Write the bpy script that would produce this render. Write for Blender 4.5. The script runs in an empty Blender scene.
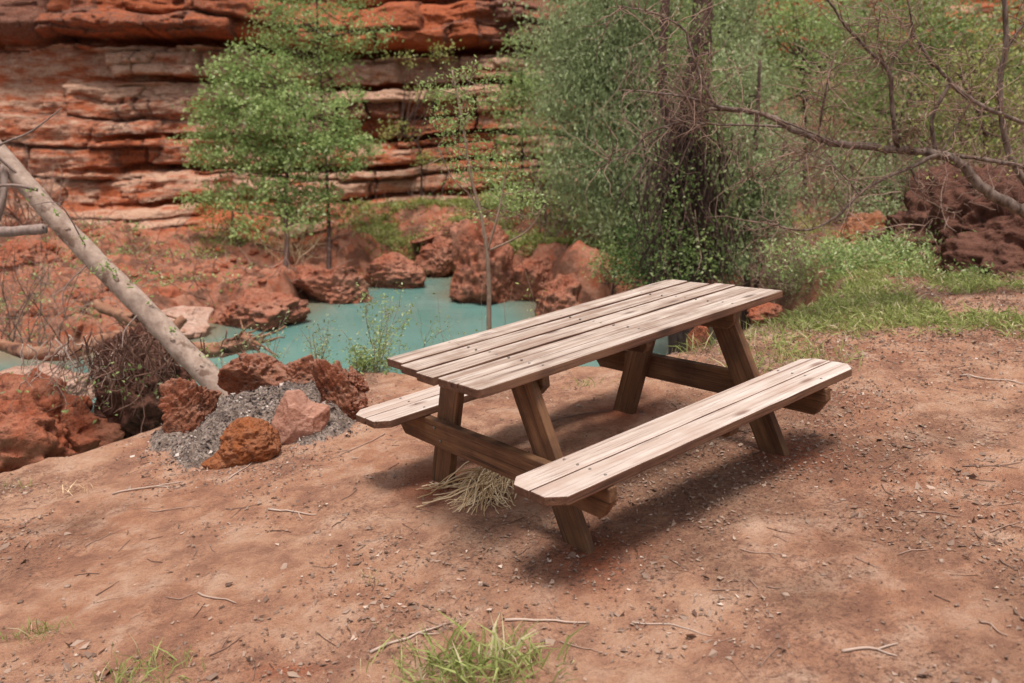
import bpy, math, numpy as np
from mathutils import Matrix, Vector
rng=np.random.default_rng(7)
S=bpy.context.scene; COL=S.collection
# ------------------------------------------------------------------ camera
F=835.0; PITCH=math.radians(-14.204); CZ=1.69
CAM=np.array([0,0,CZ]); cr=np.array([1,0,0.]); cf=np.array([0,math.cos(PITCH),math.sin(PITCH)]); cu=np.cross(cr,cf)
GX=0.1108
def ray(px,py): return cr*(px-512)/F+cu*(341.5-py)/F+cf
def at(px,py,Y):
    d=ray(px,py); return CAM+d*(Y/d[1])
def onz(px,py,z):
    d=ray(px,py); return CAM+d*((z-CZ)/d[2])
def gp(px,py):      # on the near ground plane z=GX*x
    d=ray(px,py); return CAM+d*(CZ/(GX*d[0]-d[2]))
def R2(px,Y): return px*Y/F
# ------------------------------------------------------------------ noise
def _h(ix,iy,iz,s):
    n=(ix.astype(np.int64)*73856093)^(iy.astype(np.int64)*19349663)^(iz.astype(np.int64)*83492791)^(s*2654435)
    n=(n^(n>>13))&0x7fffffff; n=(n*1274126177)&0x7fffffff; n=n^(n>>16); n=(n*668265263)&0x7fffffff; n^=(n>>15)
    return (n&0xffffff)/float(0xffffff)
def vn(p,s=0):
    p=np.asarray(p,float); f=np.floor(p); t=p-f; i=f.astype(np.int64); t=t*t*t*(t*(t*6-15)+10)
    r=0
    for a in (0,1):
        wx=t[:,0] if a else 1-t[:,0]
        for b in (0,1):
            wy=t[:,1] if b else 1-t[:,1]
            for c in (0,1):
                wz=t[:,2] if c else 1-t[:,2]
                r=r+_h(i[:,0]+a,i[:,1]+b,i[:,2]+c,s)*wx*wy*wz
    return r*2-1
def fbm(p,o=4,s=0,g=.5,ridge=False):
    r=0;a=1;tot=0
    p=np.asarray(p,float)
    for k in range(o):
        v=vn(p*(2**k)+k*17.3,s+k)
        if ridge: v=1-2*np.abs(v)
        r=r+a*v; tot+=a; a*=g
    return r/tot
def worley(p,s=0):
    i=np.floor(p).astype(np.int64); best=np.full(len(p),9.)
    for a in (-1,0,1):
        for b in (-1,0,1):
            for c in (-1,0,1):
                q=i+np.array([a,b,c])
                o=np.stack([_h(q[:,0],q[:,1],q[:,2],s+k) for k in (1,2,3)],1)
                best=np.minimum(best,np.linalg.norm(q+o-p,axis=1))
    return best
def P3(x,y,z=0): 
    x=np.asarray(x,float); return np.stack([x,np.asarray(y)+0*x,np.asarray(z)+0*x],-1)
def sst(a,b,x):
    t=np.clip((x-a)/(b-a),0,1); return t*t*(3-2*t)
# ------------------------------------------------------------------ object helpers
def tag(o,label=None,cat=None,group=None,kind=None):
    if label:o['label']=label
    if cat:o['category']=cat
    if group:o['group']=group
    if kind:o['kind']=kind
    return o
def thing(name,label,cat,loc,group=None):
    o=bpy.data.objects.new(name,None); COL.objects.link(o); o.location=[float(v) for v in loc]; o.empty_display_size=.1
    return tag(o,label,cat,group)
class MB:
    def __init__(s): s.v=[];s.f=[];s.t=[];s.n=0
    def add(s,v,f,t=0.):
        v=np.asarray(v,float);f=np.asarray(f,np.int64)
        s.v.append(v);s.f.append(f+s.n);s.t.append(np.broadcast_to(np.asarray(t,float),(len(v),)).copy());s.n+=len(v)
    def build(s,name,mat,parent=None,smooth=True,loc=None,attrs=None):
        V=np.concatenate(s.v);Fq=np.concatenate(s.f);T=np.concatenate(s.t)
        if parent is not None and loc is None: loc=tuple(parent.location); sub=True
        off=np.array(loc if loc is not None else (0,0,0),float)
        me=bpy.data.meshes.new(name)
        me.vertices.add(len(V));me.vertices.foreach_set('co',(V-off).astype(np.float32).ravel())
        k=Fq.shape[1]
        me.loops.add(Fq.size);me.loops.foreach_set('vertex_index',Fq.astype(np.int32).ravel())
        me.polygons.add(len(Fq));me.polygons.foreach_set('loop_start',(np.arange(len(Fq))*k).astype(np.int32))
        me.polygons.foreach_set('loop_total',np.full(len(Fq),k,np.int32))
        me.update(calc_edges=True)
        me.polygons.foreach_set('use_smooth',np.full(len(Fq),smooth))
        a=me.attributes.new('tone','FLOAT','POINT');a.data.foreach_set('value',T.astype(np.float32))
        for n_,x in (attrs or {}).items():
            a=me.attributes.new(n_,'FLOAT','POINT');a.data.foreach_set('value',np.asarray(x).astype(np.float32))
        me.materials.append(mat)
        o=bpy.data.objects.new(name,me);COL.objects.link(o)
        if parent is not None:o.parent=parent
        elif loc is not None:o.location=[float(q) for q in loc]
        return o
def tube(mb,pts,rad,n=6,tone=0.,rough=0,seed=0):
    pts=np.asarray(pts,float);m=len(pts);rad=np.broadcast_to(np.asarray(rad,float),(m,))
    d=np.gradient(pts,axis=0);d/=np.linalg.norm(d,axis=1)[:,None]+1e-9
    ref=np.array([.31,.22,.93]) if abs(d[:,2]).mean()<.8 else np.array([.93,.31,.2])
    a=np.cross(d,ref);a/=np.linalg.norm(a,axis=1)[:,None]+1e-9;b=np.cross(d,a)
    th=np.arange(n)/n*2*np.pi
    V=pts[:,None,:]+rad[:,None,None]*(np.cos(th)[None,:,None]*a[:,None,:]+np.sin(th)[None,:,None]*b[:,None,:])
    if rough:
        q=V.reshape(-1,3); nz=fbm(q/max(rad.max(),1e-3)*.8,3,seed).reshape(m,n)
        V=pts[:,None,:]+(V-pts[:,None,:])*(1+rough*nz)[:,:,None]
    V=V.reshape(-1,3)
    i=np.arange(m-1)[:,None]*n;j=np.arange(n)[None,:];k=(j+1)%n
    Fq=np.stack([i+j,i+k,i+n+k,i+n+j],-1).reshape(-1,4)
    V=np.concatenate([V,pts[:1],pts[-1:]]);c0=m*n;c1=c0+1
    jj=np.arange(0,n-1,2)
    caps=[[c0,(q+2)%n,q+1,q] for q in range(0,n-1,2)]+[[c1,(m-1)*n+q,(m-1)*n+q+1,(m-1)*n+(q+2)%n] for q in range(0,n-1,2)]
    mb.add(V,np.concatenate([Fq,np.array(caps)]),tone)
def spline(P,n=8):
    P=np.asarray(P,float);m=len(P);out=[]
    if m==2: 
        t=np.linspace(0,1,n+1)[:,None];return P[0]*(1-t)+P[1]*t
    Q=np.concatenate([[2*P[0]-P[1]],P,[2*P[-1]-P[-2]]])
    for k in range(m-1):
        p0,p1,p2,p3=Q[k:k+4];t=np.linspace(0,1,n,endpoint=False)[:,None]
        out.append(.5*((2*p1)+(-p0+p2)*t+(2*p0-5*p1+4*p2-p3)*t*t+(-p0+3*p1-3*p2+p3)*t**3))
    return np.concatenate(out+[P[-1:]])
def unit(v): return v/(np.linalg.norm(v,axis=-1,keepdims=True)+1e-9)
def leaves(mb,C,size,aspect=.55,up=.5,droop=0.,tone=None,r=rng,dirs=None,jit=0):
    n=len(C)
    if n==0:return
    d=unit(r.normal(size=(n,3))+np.array([0,0,-droop])) if dirs is None else unit(dirs)
    nrm=unit(r.normal(size=(n,3))+np.array([0,0,up]));s=unit(np.cross(d,nrm));u=np.cross(s,d)
    L=(size*r.uniform(.6,1.35,n))[:,None];w=L*aspect*.5
    V=np.stack([C-d*L*.5,C+s*w-u*w*.25-d*L*.06,C+d*L*.5,C-s*w-u*w*.25-d*L*.06],1)
    if jit:V=V+r.normal(size=V.shape)*(L[:,:,None]*jit)
    V=V.reshape(-1,3)
    if tone is None: tone=r.uniform(0,1,n)
    mb.add(V,np.arange(4*n).reshape(-1,4),np.repeat(tone,4))
def inball(n,r=rng):
    v=unit(r.normal(size=(n,3)));return v*r.uniform(0,1,n)[:,None]**(1/2.6)
def randwalk(p,d,L,steps,jit,r=rng,grav=0):
    pts=[np.array(p,float)];d=unit(np.array(d,float))
    for k in range(steps):
        d=unit(d+r.normal(size=3)*jit+np.array([0,0,grav]));pts.append(pts[-1]+d*L/steps)
    return np.array(pts)
# ------------------------------------------------------------------ materials
def mat(name):
    m=bpy.data.materials.new(name);m.use_nodes=True;nt=m.node_tree;nt.nodes.clear()
    return m,nt
class N:
    def __init__(s,name):
        s.m,s.nt=mat(name);s.out=s.nt.nodes.new('ShaderNodeOutputMaterial')
        s.b=s.nt.nodes.new('ShaderNodeBsdfPrincipled');s.l(s.b.outputs[0],s.out.inputs[0]);s.b.inputs['Roughness'].default_value=.85
        s.b.inputs['Specular IOR Level'].default_value=.08
        g=s.nt.nodes.new('ShaderNodeNewGeometry');s.pos=g.outputs['Position'];s.nrm=g.outputs['Normal']
        s.oc=s.nt.nodes.new('ShaderNodeTexCoord').outputs['Object']
    def l(s,a,b): s.nt.links.new(a,b)
    def attr(s,n,vec=False):
        a=s.nt.nodes.new('ShaderNodeAttribute');a.attribute_name=n;return a.outputs['Vector' if vec else 'Fac']
    def map(s,v,sc):
        a=s.nt.nodes.new('ShaderNodeMapping');a.inputs['Scale'].default_value=sc;s.l(v,a.inputs[0]);return a.outputs[0]
    def noise(s,v,sc,det=4,rough=.55,dist=0):
        a=s.nt.nodes.new('ShaderNodeTexNoise');a.inputs['Scale'].default_value=sc;a.inputs['Detail'].default_value=det
        a.inputs['Roughness'].default_value=rough;a.inputs['Distortion'].default_value=dist
        if v is not None:s.l(v,a.inputs['Vector'])
        return a.outputs['Fac']
    def vor(s,v,sc,feat='F1',out='Distance'):
        a=s.nt.nodes.new('ShaderNodeTexVoronoi');a.feature=feat;a.inputs['Scale'].default_value=sc;s.l(v,a.inputs['Vector']);return a.outputs[out]
    def rng(s,f,a,b,c=0,d=1):
        m=s.nt.nodes.new('ShaderNodeMapRange');m.inputs[1].default_value=a;m.inputs[2].default_value=b;m.inputs[3].default_value=c;m.inputs[4].default_value=d
        s.l(f,m.inputs[0]);return m.outputs[0]
    def mix(s,f,a,b,mode='MIX'):
        m=s.nt.nodes.new('ShaderNodeMix');m.data_type='RGBA';m.blend_type=mode
        if isinstance(f,(int,float)):m.inputs[0].default_value=f
        else:s.l(f,m.inputs[0])
        for k,x in ((6,a),(7,b)):
            if isinstance(x,(tuple,list)):m.inputs[k].default_value=(*x,1)
            else:s.l(x,m.inputs[k])
        return m.outputs[2]
    def math(s,op,a,b=0):
        m=s.nt.nodes.new('ShaderNodeMath');m.operation=op
        for k,x in ((0,a),(1,b)):
            if isinstance(x,(int,float)):m.inputs[k].default_value=x
            else:s.l(x,m.inputs[k])
        return m.outputs[0]
    def col(s,c):
        if isinstance(c,tuple):s.b.inputs['Base Color'].default_value=(*c,1)
        else:s.l(c,s.b.inputs['Base Color'])
    def bump(s,h,st=.5,d=.02):
        b=s.nt.nodes.new('ShaderNodeBump');b.inputs['Strength'].default_value=st;b.inputs['Distance'].default_value=d
        s.l(h,b.inputs['Height']);s.l(b.outputs[0],s.b.inputs['Normal'])
def leafmat(name,c1,c2,c3=None,tr=.35):
    n=N(name);t=n.attr('tone')
    c=n.mix(n.rng(t,0,.8),c1,c2)
    if c3:c=n.mix(n.rng(t,.86,.9),c,c3)
    n.col(c);n.b.inputs['Roughness'].default_value=.6
    tb=n.nt.nodes.new('ShaderNodeBsdfTranslucent');n.l(c,tb.inputs[0])
    ms=n.nt.nodes.new('ShaderNodeMixShader');ms.inputs[0].default_value=tr
    n.l(n.b.outputs[0],ms.inputs[1]);n.l(tb.outputs[0],ms.inputs[2]);n.l(ms.outputs[0],n.out.inputs[0])
    return n.m
def barkmat(name,a,b,sc=18,c=None,vert=(1,1,.3)):
    n=N(name);v=n.map(n.oc,vert)
    f=n.noise(v,sc,5,.65)
    c0=n.mix(n.rng(f,.35,.65),a,b)
    if c:c0=n.mix(n.rng(n.noise(n.oc,sc*.55,3),.58,.66),c0,c)
    n.col(c0);n.bump(f,.6,.01);return n.m
def rockmat(name,red,tan,dark,sc=1.,dust=0.,dustc=(.45,.27,.2),bs=.9):
    n=N(name);v=n.oc
    f1=n.noise(v,3.2*sc,6,.65);f2=n.noise(v,11*sc,6,.7);f3=n.noise(v,45*sc,4,.7)
    c=n.mix(n.rng(f1,.38,.62),red,tan)
    c=n.mix(n.rng(f2,.52,.68),c,dark)
    c=n.mix(n.rng(f3,.3,.75,0,.45),c,dark,'MULTIPLY')
    if dust:
        sx=n.nt.nodes.new('ShaderNodeSeparateXYZ');n.l(n.nrm,sx.inputs[0])
        k=n.math('MULTIPLY',n.rng(sx.outputs[2],.2,.9,0,dust),n.rng(f2,.3,.6))
        c=n.mix(k,c,dustc)
    n.col(c);h=n.math('ADD',n.math('MULTIPLY',f2,1.),n.math('MULTIPLY',f3,.5))
    pit=n.rng(n.vor(v,26*sc),0,.35)
    h=n.math('ADD',h,n.math('MULTIPLY',pit,.35))
    n.bump(h,bs,.03/sc);n.b.inputs['Roughness'].default_value=.92;return n.m
# ground
def m_ground():
    n=N('ground_dirt');p=n.pos
    big=n.noise(p,.9,5,.6);mid=n.noise(p,5,6,.65);fine=n.noise(p,60,5,.7);fine2=n.noise(p,190,3,.7)
    far=n.attr('far');mo=n.attr('moist_shade');lz=n.rng(n.math('ADD',n.noise(p,1.5,4,.6),n.math('MULTIPLY',mo,.5)),.46,.62,.12,1);tr=n.attr('tread')
    c=n.mix(n.rng(big,.38,.62),(.50,.285,.19),(.41,.20,.125))
    c=n.mix(n.rng(mid,.5,.7),c,(.57,.37,.27))
    c=n.mix(n.math('MULTIPLY',n.rng(mid,.36,.5,1,0),.7),c,(.25,.12,.085))
    cf_=n.mix(n.rng(mid,.35,.6),(.36,.10,.05),(.44,.21,.14))
    cf_=n.mix(n.rng(n.noise(p,2.1,5,.6),.5,.58,0,.85),cf_,(.13,.06,.04))
    c=n.mix(far,c,cf_)
    c=n.mix(mo,c,(.16,.095,.065))  # darkens moist patches and the painted shade under the bench
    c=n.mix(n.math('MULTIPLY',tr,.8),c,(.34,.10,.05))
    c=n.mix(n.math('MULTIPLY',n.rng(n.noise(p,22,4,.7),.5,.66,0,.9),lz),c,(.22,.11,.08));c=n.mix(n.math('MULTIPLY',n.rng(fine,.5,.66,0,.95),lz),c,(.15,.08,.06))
    c=n.mix(n.rng(fine2,.60,.72,0,.5),c,(.62,.46,.38))
    c=n.mix(n.rng(fine2,.25,.42,.55,0),c,(.12,.06,.045))
    n.col(c)
    h=n.math('ADD',n.math('MULTIPLY',mid,2.2),n.math('ADD',n.math('MULTIPLY',fine,.6),n.math('MULTIPLY',fine2,.25)))
    pb=n.rng(n.vor(p,38),.0,.5,1,0);h=n.math('ADD',h,n.math('MULTIPLY',pb,.18))
    n.bump(h,1.,.03);n.b.inputs['Roughness'].default_value=.95;n.b.inputs['Specular IOR Level'].default_value=.04
    return n.m
M={}
M['ground']=m_ground()
def m_water():
    n=N('water_turquoise');p=n.map(n.pos,(1,1.6,1))
    f=n.noise(p,.5,3)
    c=n.mix(n.rng(f,.3,.7),(.095,.20,.18),(.14,.26,.235));c=n.mix(n.math('MULTIPLY',n.attr('shallow'),.75),c,(.20,.15,.09))
    n.col(c);n.b.inputs['Roughness'].default_value=.06;n.b.inputs['Specular IOR Level'].default_value=.5
    n.b.inputs['IOR'].default_value=1.33
    h=n.math('ADD',n.noise(p,6,4,.6),n.math('MULTIPLY',n.noise(p,1.7,2),1.2));n.bump(h,.12,.03);return n.m
M['water']=m_water()
def m_cliff():
    n=N('cliff_sandstone');p=n.pos;v=n.map(p,(1,1,4.5))
    a=n.attr('tone');dk=n.attr('dark')
    f1=n.noise(v,1.6,7,.65);f2=n.noise(v,7,6,.7);f3=n.noise(p,22,5,.7)
    k=n.rng(n.math('ADD',a,n.math('MULTIPLY',n.math('SUBTRACT',f1,.5),2.2)),.35,.75)
    c=n.mix(k,(.45,.125,.055),(.60,.37,.265))
    c=n.mix(n.rng(f2,.5,.7,0,.6),c,(.24,.055,.03))
    c=n.mix(n.rng(n.math('ADD',dk,n.math('MULTIPLY',n.math('SUBTRACT',f2,.5),1.8)),.55,.95,0,.8),c,(.17,.095,.075))
    c=n.mix(n.rng(f3,.55,.7,0,.5),c,(.56,.36,.27))
    c=n.mix(n.rng(f3,.3,.45,.8,0),c,(.08,.03,.02))
    n.col(c);h=n.math('ADD',n.math('MULTIPLY',f2,1.),n.math('MULTIPLY',f3,.5));n.bump(h,.9,.09);return n.m
M['cliff']=m_cliff()
M['rock_red']=rockmat('travertine_red',(.36,.10,.05),(.44,.19,.12),(.14,.05,.035),1.)
M['rock_far']=rockmat('travertine_far',(.36,.12,.07),(.46,.22,.15),(.14,.06,.045),.5)
M['rock_ring']=rockmat('travertine_scorched',(.27,.085,.045),(.36,.16,.10),(.06,.035,.03),1.8,.35,(.42,.28,.23))
M['rock_orange']=rockmat('rock_rusty_orange',(.34,.115,.045),(.33,.14,.075),(.14,.05,.03),2.4)
M['rock_pink']=rockmat('rock_pink_smooth',(.40,.19,.13),(.44,.24,.18),(.28,.11,.07),1.2,.3,(.5,.36,.3),.4)
M['rock_pale']=rockmat('slab_pale',(.47,.27,.2),(.54,.37,.3),(.3,.15,.1),.8,0,bs=.5)
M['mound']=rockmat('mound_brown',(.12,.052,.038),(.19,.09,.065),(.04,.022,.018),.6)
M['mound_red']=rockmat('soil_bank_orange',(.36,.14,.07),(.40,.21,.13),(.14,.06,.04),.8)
M['ash']=None
def m_ash():
    n=N('grey_ash');p=n.pos;f=n.noise(p,14,6,.7);g=n.noise(p,70,4,.7)
    c=n.mix(n.rng(f,.42,.58),(.17,.12,.095),(.34,.265,.225));c=n.mix(n.rng(n.noise(p,30,4,.7),.5,.6,0,.7),c,(.11,.08,.07));c=n.mix(n.rng(n.noise(p,5,5,.7),.52,.66,0,.75),c,(.12,.09,.08));c=n.mix(n.rng(g,.5,.6,0,.85),c,(.05,.04,.04));c=n.mix(n.rng(g,.3,.4,.7,0),c,(.52,.44,.40))
    rm=n.rng(n.math('ADD',n.attr('rim'),n.math('MULTIPLY',n.math('SUBTRACT',n.noise(p,12,5,.7),.5),2.2)),.45,.6);c=n.mix(rm,c,n.mix(n.noise(p,20,4,.7),(.50,.28,.19),(.30,.17,.12)));n.col(c);n.bump(n.math('ADD',f,n.math('MULTIPLY',g,.7)),.9,.02);return n.m
M['ash']=m_ash()
def m_wood(name,a,b,dark,crack=.6,stain=None):
    n=N(name);g=n.attr('gc',True)
    v=n.map(g,(1.3,26,26));v2=n.map(g,(3.,110,110));v3=n.map(g,(2.2,7,7))
    f=n.noise(v,1.,6,.62,.4);f2=n.noise(v2,1.,4,.6);f3=n.noise(v3,1.,4,.6)
    c=n.mix(n.rng(f,.36,.64),a,b)
    c=n.mix(n.rng(f2,.56,.68,0,crack),c,dark)
    c=n.mix(n.rng(f3,.5,.74,0,.55),c,stain or dark)
    c=n.mix(n.rng(n.noise(n.map(g,(.7,55,55)),1.,2,.5),.64,.69,0,.85),c,dark);c=n.mix(n.rng(n.noise(n.map(g,(5,5,5)),1.,5,.65),.48,.66,0,.45),c,stain or dark);kn=n.vor(n.map(g,(2.2,6.5,6.5)),1.);c=n.mix(n.rng(kn,.05,.15,.8,0),c,dark)
    n.col(c);h=n.math('ADD',f,n.math('MULTIPLY',f2,.9));n.bump(h,.8,.005);n.b.inputs['Roughness'].default_value=.7;n.b.inputs['Specular IOR Level'].default_value=.25;return n.m
M['wtop']=m_wood('wood_bleached',(.33,.235,.19),(.57,.48,.425),(.085,.048,.036),.95,(.19,.105,.07))
M['wseat']=m_wood('wood_bleached_seat',(.44,.335,.285),(.61,.525,.48),(.19,.11,.085),.7,(.40,.27,.22))
M['wside']=m_wood('wood_brown_edge',(.115,.05,.03),(.19,.095,.058),(.04,.02,.014),.7)
M['wleg']=m_wood('wood_brown_frame',(.115,.052,.027),(.215,.108,.055),(.035,.018,.012),.6)
M['metal']=N('bolt_steel');M['metal'].col((.25,.22,.2));M['metal'].b.inputs['Metallic'].default_value=.8;M['metal'].b.inputs['Roughness'].default_value=.5;M['metal']=M['metal'].m
M['bark_pale']=barkmat('bark_pale',(.30,.21,.17),(.47,.36,.30),16,(.20,.13,.10),(1,1,1))
M['bark_grey']=barkmat('bark_grey',(.20,.145,.125),(.33,.25,.22),30)
M['bark_dark']=barkmat('bark_dark',(.055,.032,.027),(.13,.08,.068),30)
M['bark_mid']=barkmat('bark_limb',(.07,.047,.038),(.26,.195,.165),26)
M['bark_sap']=barkmat('bark_sapling',(.22,.15,.11),(.34,.25,.19),30)
M['drift']=barkmat('driftwood',(.20,.085,.05),(.38,.21,.14),9,(.10,.05,.04),(.5,1,1))
M['twig']=leafmat('twig_dry',(.10,.05,.038),(.36,.24,.19),None,0.)
M['twig_pale']=leafmat('twig_pale',(.34,.23,.18),(.52,.40,.34),None,0.)
M['straw']=leafmat('straw',(.46,.30,.16),(.80,.62,.41),None,0.)
M['leaf_a']=leafmat('leaf_light_green',(.18,.27,.08),(.42,.51,.21),(.58,.63,.38))
M['leaf_b']=leafmat('leaf_mid_green',(.10,.15,.045),(.31,.38,.14),(.46,.48,.28))
M['leaf_c']=leafmat('leaf_greygreen',(.16,.21,.09),(.41,.47,.25),(.56,.58,.40))
M['leaf_d']=leafmat('leaf_dark',(.04,.075,.025),(.12,.19,.06),(.24,.30,.13))
M['leaf_y']=leafmat('leaf_yellowgreen',(.18,.21,.05),(.43,.45,.16),(.56,.54,.30))
M['leaf_dry']=leafmat('leaf_dry',(.12,.07,.05),(.28,.19,.13),(.38,.30,.22))
M['grass']=leafmat('grass_green',(.19,.23,.06),(.43,.47,.18),(.62,.54,.34))
M['litter']=leafmat('litter_chips',(.11,.06,.045),(.46,.33,.26),(.66,.55,.48),0.)
M['char']=leafmat('charcoal_ash_chips',(.025,.022,.024),(.26,.19,.165),(.55,.47,.43),0.)
# ------------------------------------------------------------------ terrain
ZW=-1.15
edge_px=[(-160,520),(0,466),(60,450),(110,434),(150,422),(180,410),(205,392),(225,384),(300,374),(370,370),(420,372),(520,368),(600,364),(645,357),(682,350)]
near=np.array([gp(*p) for p in edge_px])[:,:2]
far_px=[(706,343),(720,330),(700,318),(640,316),(612,326),(575,322),(548,318),(535,300),(500,297),(462,298),(455,276),(400,277),(345,290),(320,302),(290,318),(225,319),(190,340),(150,352),(100,356),(0,356),(-200,356)]
farw=np.array([onz(*p,ZW) for p in far_px])[:,:2]
poly=np.concatenate([[[-16,near[0,1]+.4]],near+np.array([0,.38]),[[2.45,7.3],[2.9,9.0]],farw[2:],[[-16,15]]])
def sdpoly(x,y,P):
    d=np.full(x.shape,1e9);ins=np.zeros(x.shape,bool);m=len(P)
    for i in range(m):
        a=P[i];b=P[(i+1)%m];e=b-a;wx=x-a[0];wy=y-a[1]
        t=np.clip((wx*e[0]+wy*e[1])/(e@e+1e-12),0,1)
        d=np.minimum(d,(wx-e[0]*t)**2+(wy-e[1]*t)**2)
        c=((a[1]>y)!=(b[1]>y))&(x<(b[0]-a[0])*(y-a[1])/(b[1]-a[1]+1e-12)+a[0]);ins^=c
    d=np.sqrt(d);return np.where(ins,-d,d)
ctl=[(-150,345,10.4),(0,345,10.5),(100,342,10.6),(170,330,11.4),(0,320,11.8),(100,300,12.8),(200,292,13.5),(0,272,14.3),(-150,272,14.3),(100,268,14.7),(200,264,15.3),(0,235,16.5),(100,235,16.8),(-200,235,16.3),(200,235,17.5),(250,283,14.5),(300,250,17.5),(300,212,19.2),(380,240,17.5),(400,213,19.3),(450,206,20.3),(560,206,20.3),
     (480,245,16.3),(560,232,17),(620,225,18),(600,262,14.8),(640,280,11.6),(650,262,13),(690,215,18),
     (760,303,8.0),(700,292,9),(760,268,10.6),(800,280,8.8),(840,240,12),(840,218,15),(900,262,9.0),(1000,262,9),(1120,262,9),(950,235,11),(1060,225,12),
     (760,190,18),(880,185,18),(1024,175,17),(1250,160,16),(700,100,26),(860,90,26),(1060,80,26),(1400,70,26)]
cp=np.array([at(*c) for c in ctl])
cp=np.concatenate([cp,np.array([[x,y,GX*x] for x in (2.5,4,6,9) for y in (7.5,6)]+[[14,8,2.],[14,20,3.5],[24,12,4.5],[24,26,6]])])
def idw(x,y):
    x=np.asarray(x,float);sh=x.shape;x=x.ravel();y=np.asarray(y,float).ravel()
    w=1/(((x[:,None]-cp[None,:,0])**2+((y[:,None]-cp[None,:,1])*1.1)**2)**1.6+1e-3)
    return ((w@cp[:,2])/w.sum(1)).reshape(sh)
FOOT=[(a,b,c) for a,b,c in zip(np.random.default_rng(5).uniform(-3,4,70),np.random.default_rng(6).uniform(2.1,6.,70),np.random.default_rng(8).uniform(0,3.1,70))]
def height(x,y,detail=True):
    x=np.asarray(x,float);y=np.asarray(y,float);sh=x.shape;x=x.ravel();y=y.ravel()
    q=P3(x,y)
    plane=GX*x+np.where(x<-9,0,0)
    w=sst(6.8,9.5,y+.12*np.clip(x,0,8)*0)
    H=plane*(1-w)+idw(x,y)*w
    nf=sst(6.5,12,y)
    d=sdpoly(x,y,poly)
    d=d+(.10+.22*nf)*fbm(q*np.array([1.1,1.1,1]),4,5)+.05*fbm(q*5,3,9)
    wd=.42+.9*nf*sst(0,1,(fbm(q*.35,2,44)+1)*.5)
    s=sst(0,1,(d+.12)/(wd+.12))
    zb=ZW-.45
    h=zb+(H-zb)*s
    h=h+.035*fbm(q*.9,4,1)*(1-nf)*sst(-.2,.6,d)
    if detail:
        for (fx,fy,fa) in FOOT:
            m=(np.abs(x-fx)<.3)&(np.abs(y-fy)<.3)
            if m.any():
                dx=x[m]-fx;dy=y[m]-fy;u=(dx*math.cos(fa)+dy*math.sin(fa))/.135;v=(-dx*math.sin(fa)+dy*math.cos(fa))/.05
                rr=np.sqrt(u*u+v*v);h[m]+=-.010*np.exp(-rr**4)+.005*np.exp(-((rr-1.25)/.25)**2)
    if detail:
        h=h+(.016*fbm(q*5,4,2)+.008*fbm(q*14,2,4))*(1-nf)
        h=h+nf*(.34*fbm(q*np.array([.45,1.1,1]),6,3,.58,True)+.10*fbm(q*2.7,5,8,.62,True))*sst(-.1,.7,d)
    # scuffed hollows by the table legs
    return h.reshape(sh),d.reshape(sh)
def H1(x,y): return float(height(np.array([x]),np.array([y]))[0][0])
def grid(a,steps):
    out=[a]
    for b,s0,s1 in steps:
        n=max(2,int(abs(b-out[-1])/((s0+s1)/2)));r=np.linspace(0,1,n+1)[1:]
        k=(s1-s0)/(s0+s1);t=r+(r*r-r)*k;out+=list(out[-1]+(b-out[-1])*t)
    return np.array(out)
xs=np.concatenate([-grid(0,[(3.6,.024,.024),(8,.03,.06),(14,.07,.2),(45,.3,3)])[::-1][:-1],grid(0,[(4.2,.024,.024),(9,.03,.06),(14,.07,.2),(45,.3,3)])])
ys=grid(-4,[(1.2,.3,.04),(7.2,.024,.024),(12,.03,.05),(21,.05,.09),(28,.12,.6),(60,.8,4)])
X,Y=np.meshgrid(xs,ys);Hh,D=height(X,Y)
nx,ny=len(xs),len(ys)
i=np.arange(ny-1)[:,None]*nx+np.arange(nx-1)[None,:]
Fg=np.stack([i,i+1,i+nx+1,i+nx],-1).reshape(-1,4)
q=P3(X.ravel(),Y.ravel())
# table frame
TN=unit(np.array([-.11010752,0,.9939]))
# camera frame expressed in the table frame (solved from the photograph)
yaw,pt,rl=math.radians(54.36712),math.radians(-14.20371),math.radians(-6.51171)
fT=np.array([math.cos(yaw)*math.cos(pt),math.sin(yaw)*math.cos(pt),math.sin(pt)]);r0=unit(np.cross(fT,[0,0,1.]));u0=np.cross(r0,fT)
rT=math.cos(rl)*r0+math.sin(rl)*u0;uT=-math.sin(rl)*r0+math.cos(rl)*u0
CT=np.array([-2.5928,-2.9296,1.6795])
A=np.stack([cr,cu,cf],1)@np.stack([rT,uT,fT],0)   # table->world rotation
def tw(p): return CAM+A@(np.asarray(p,float)-CT)
x_,y_=X.ravel(),Y.ravel()
moist_shade=np.zeros(len(q))
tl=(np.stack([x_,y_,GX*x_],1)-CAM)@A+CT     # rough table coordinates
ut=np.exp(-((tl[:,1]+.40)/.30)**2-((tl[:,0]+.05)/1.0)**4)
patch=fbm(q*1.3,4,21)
moist_shade=np.clip(.62*ut+.0,0,1)*(.55+.45*sst(-.3,.4,fbm(q*3,3,22)))  # bench shade painted into the ground colour, beside the moist and litter patches
moist_shade=np.maximum(moist_shade,.45*sst(.12,.4,patch)*(1-sst(6,9,y_)))
rr=sst(.5,2.2,x_)*sst(4.6,2.6,y_);moist_shade=np.maximum(moist_shade,rr*.5*sst(-.1,.35,fbm(q*2,4,23)))
moist_shade=np.maximum(moist_shade,.75*sst(1.6,3.0,x_)*sst(9.2,11,y_)*(.5+.5*sst(-.3,.2,fbm(q*1.7,3,26))))
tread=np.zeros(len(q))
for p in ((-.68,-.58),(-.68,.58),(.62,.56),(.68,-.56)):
    tread=np.maximum(tread,np.exp(-(((tl[:,0]-p[0])**2+(tl[:,1]-p[1]+.05)**2)/.04)))
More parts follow.
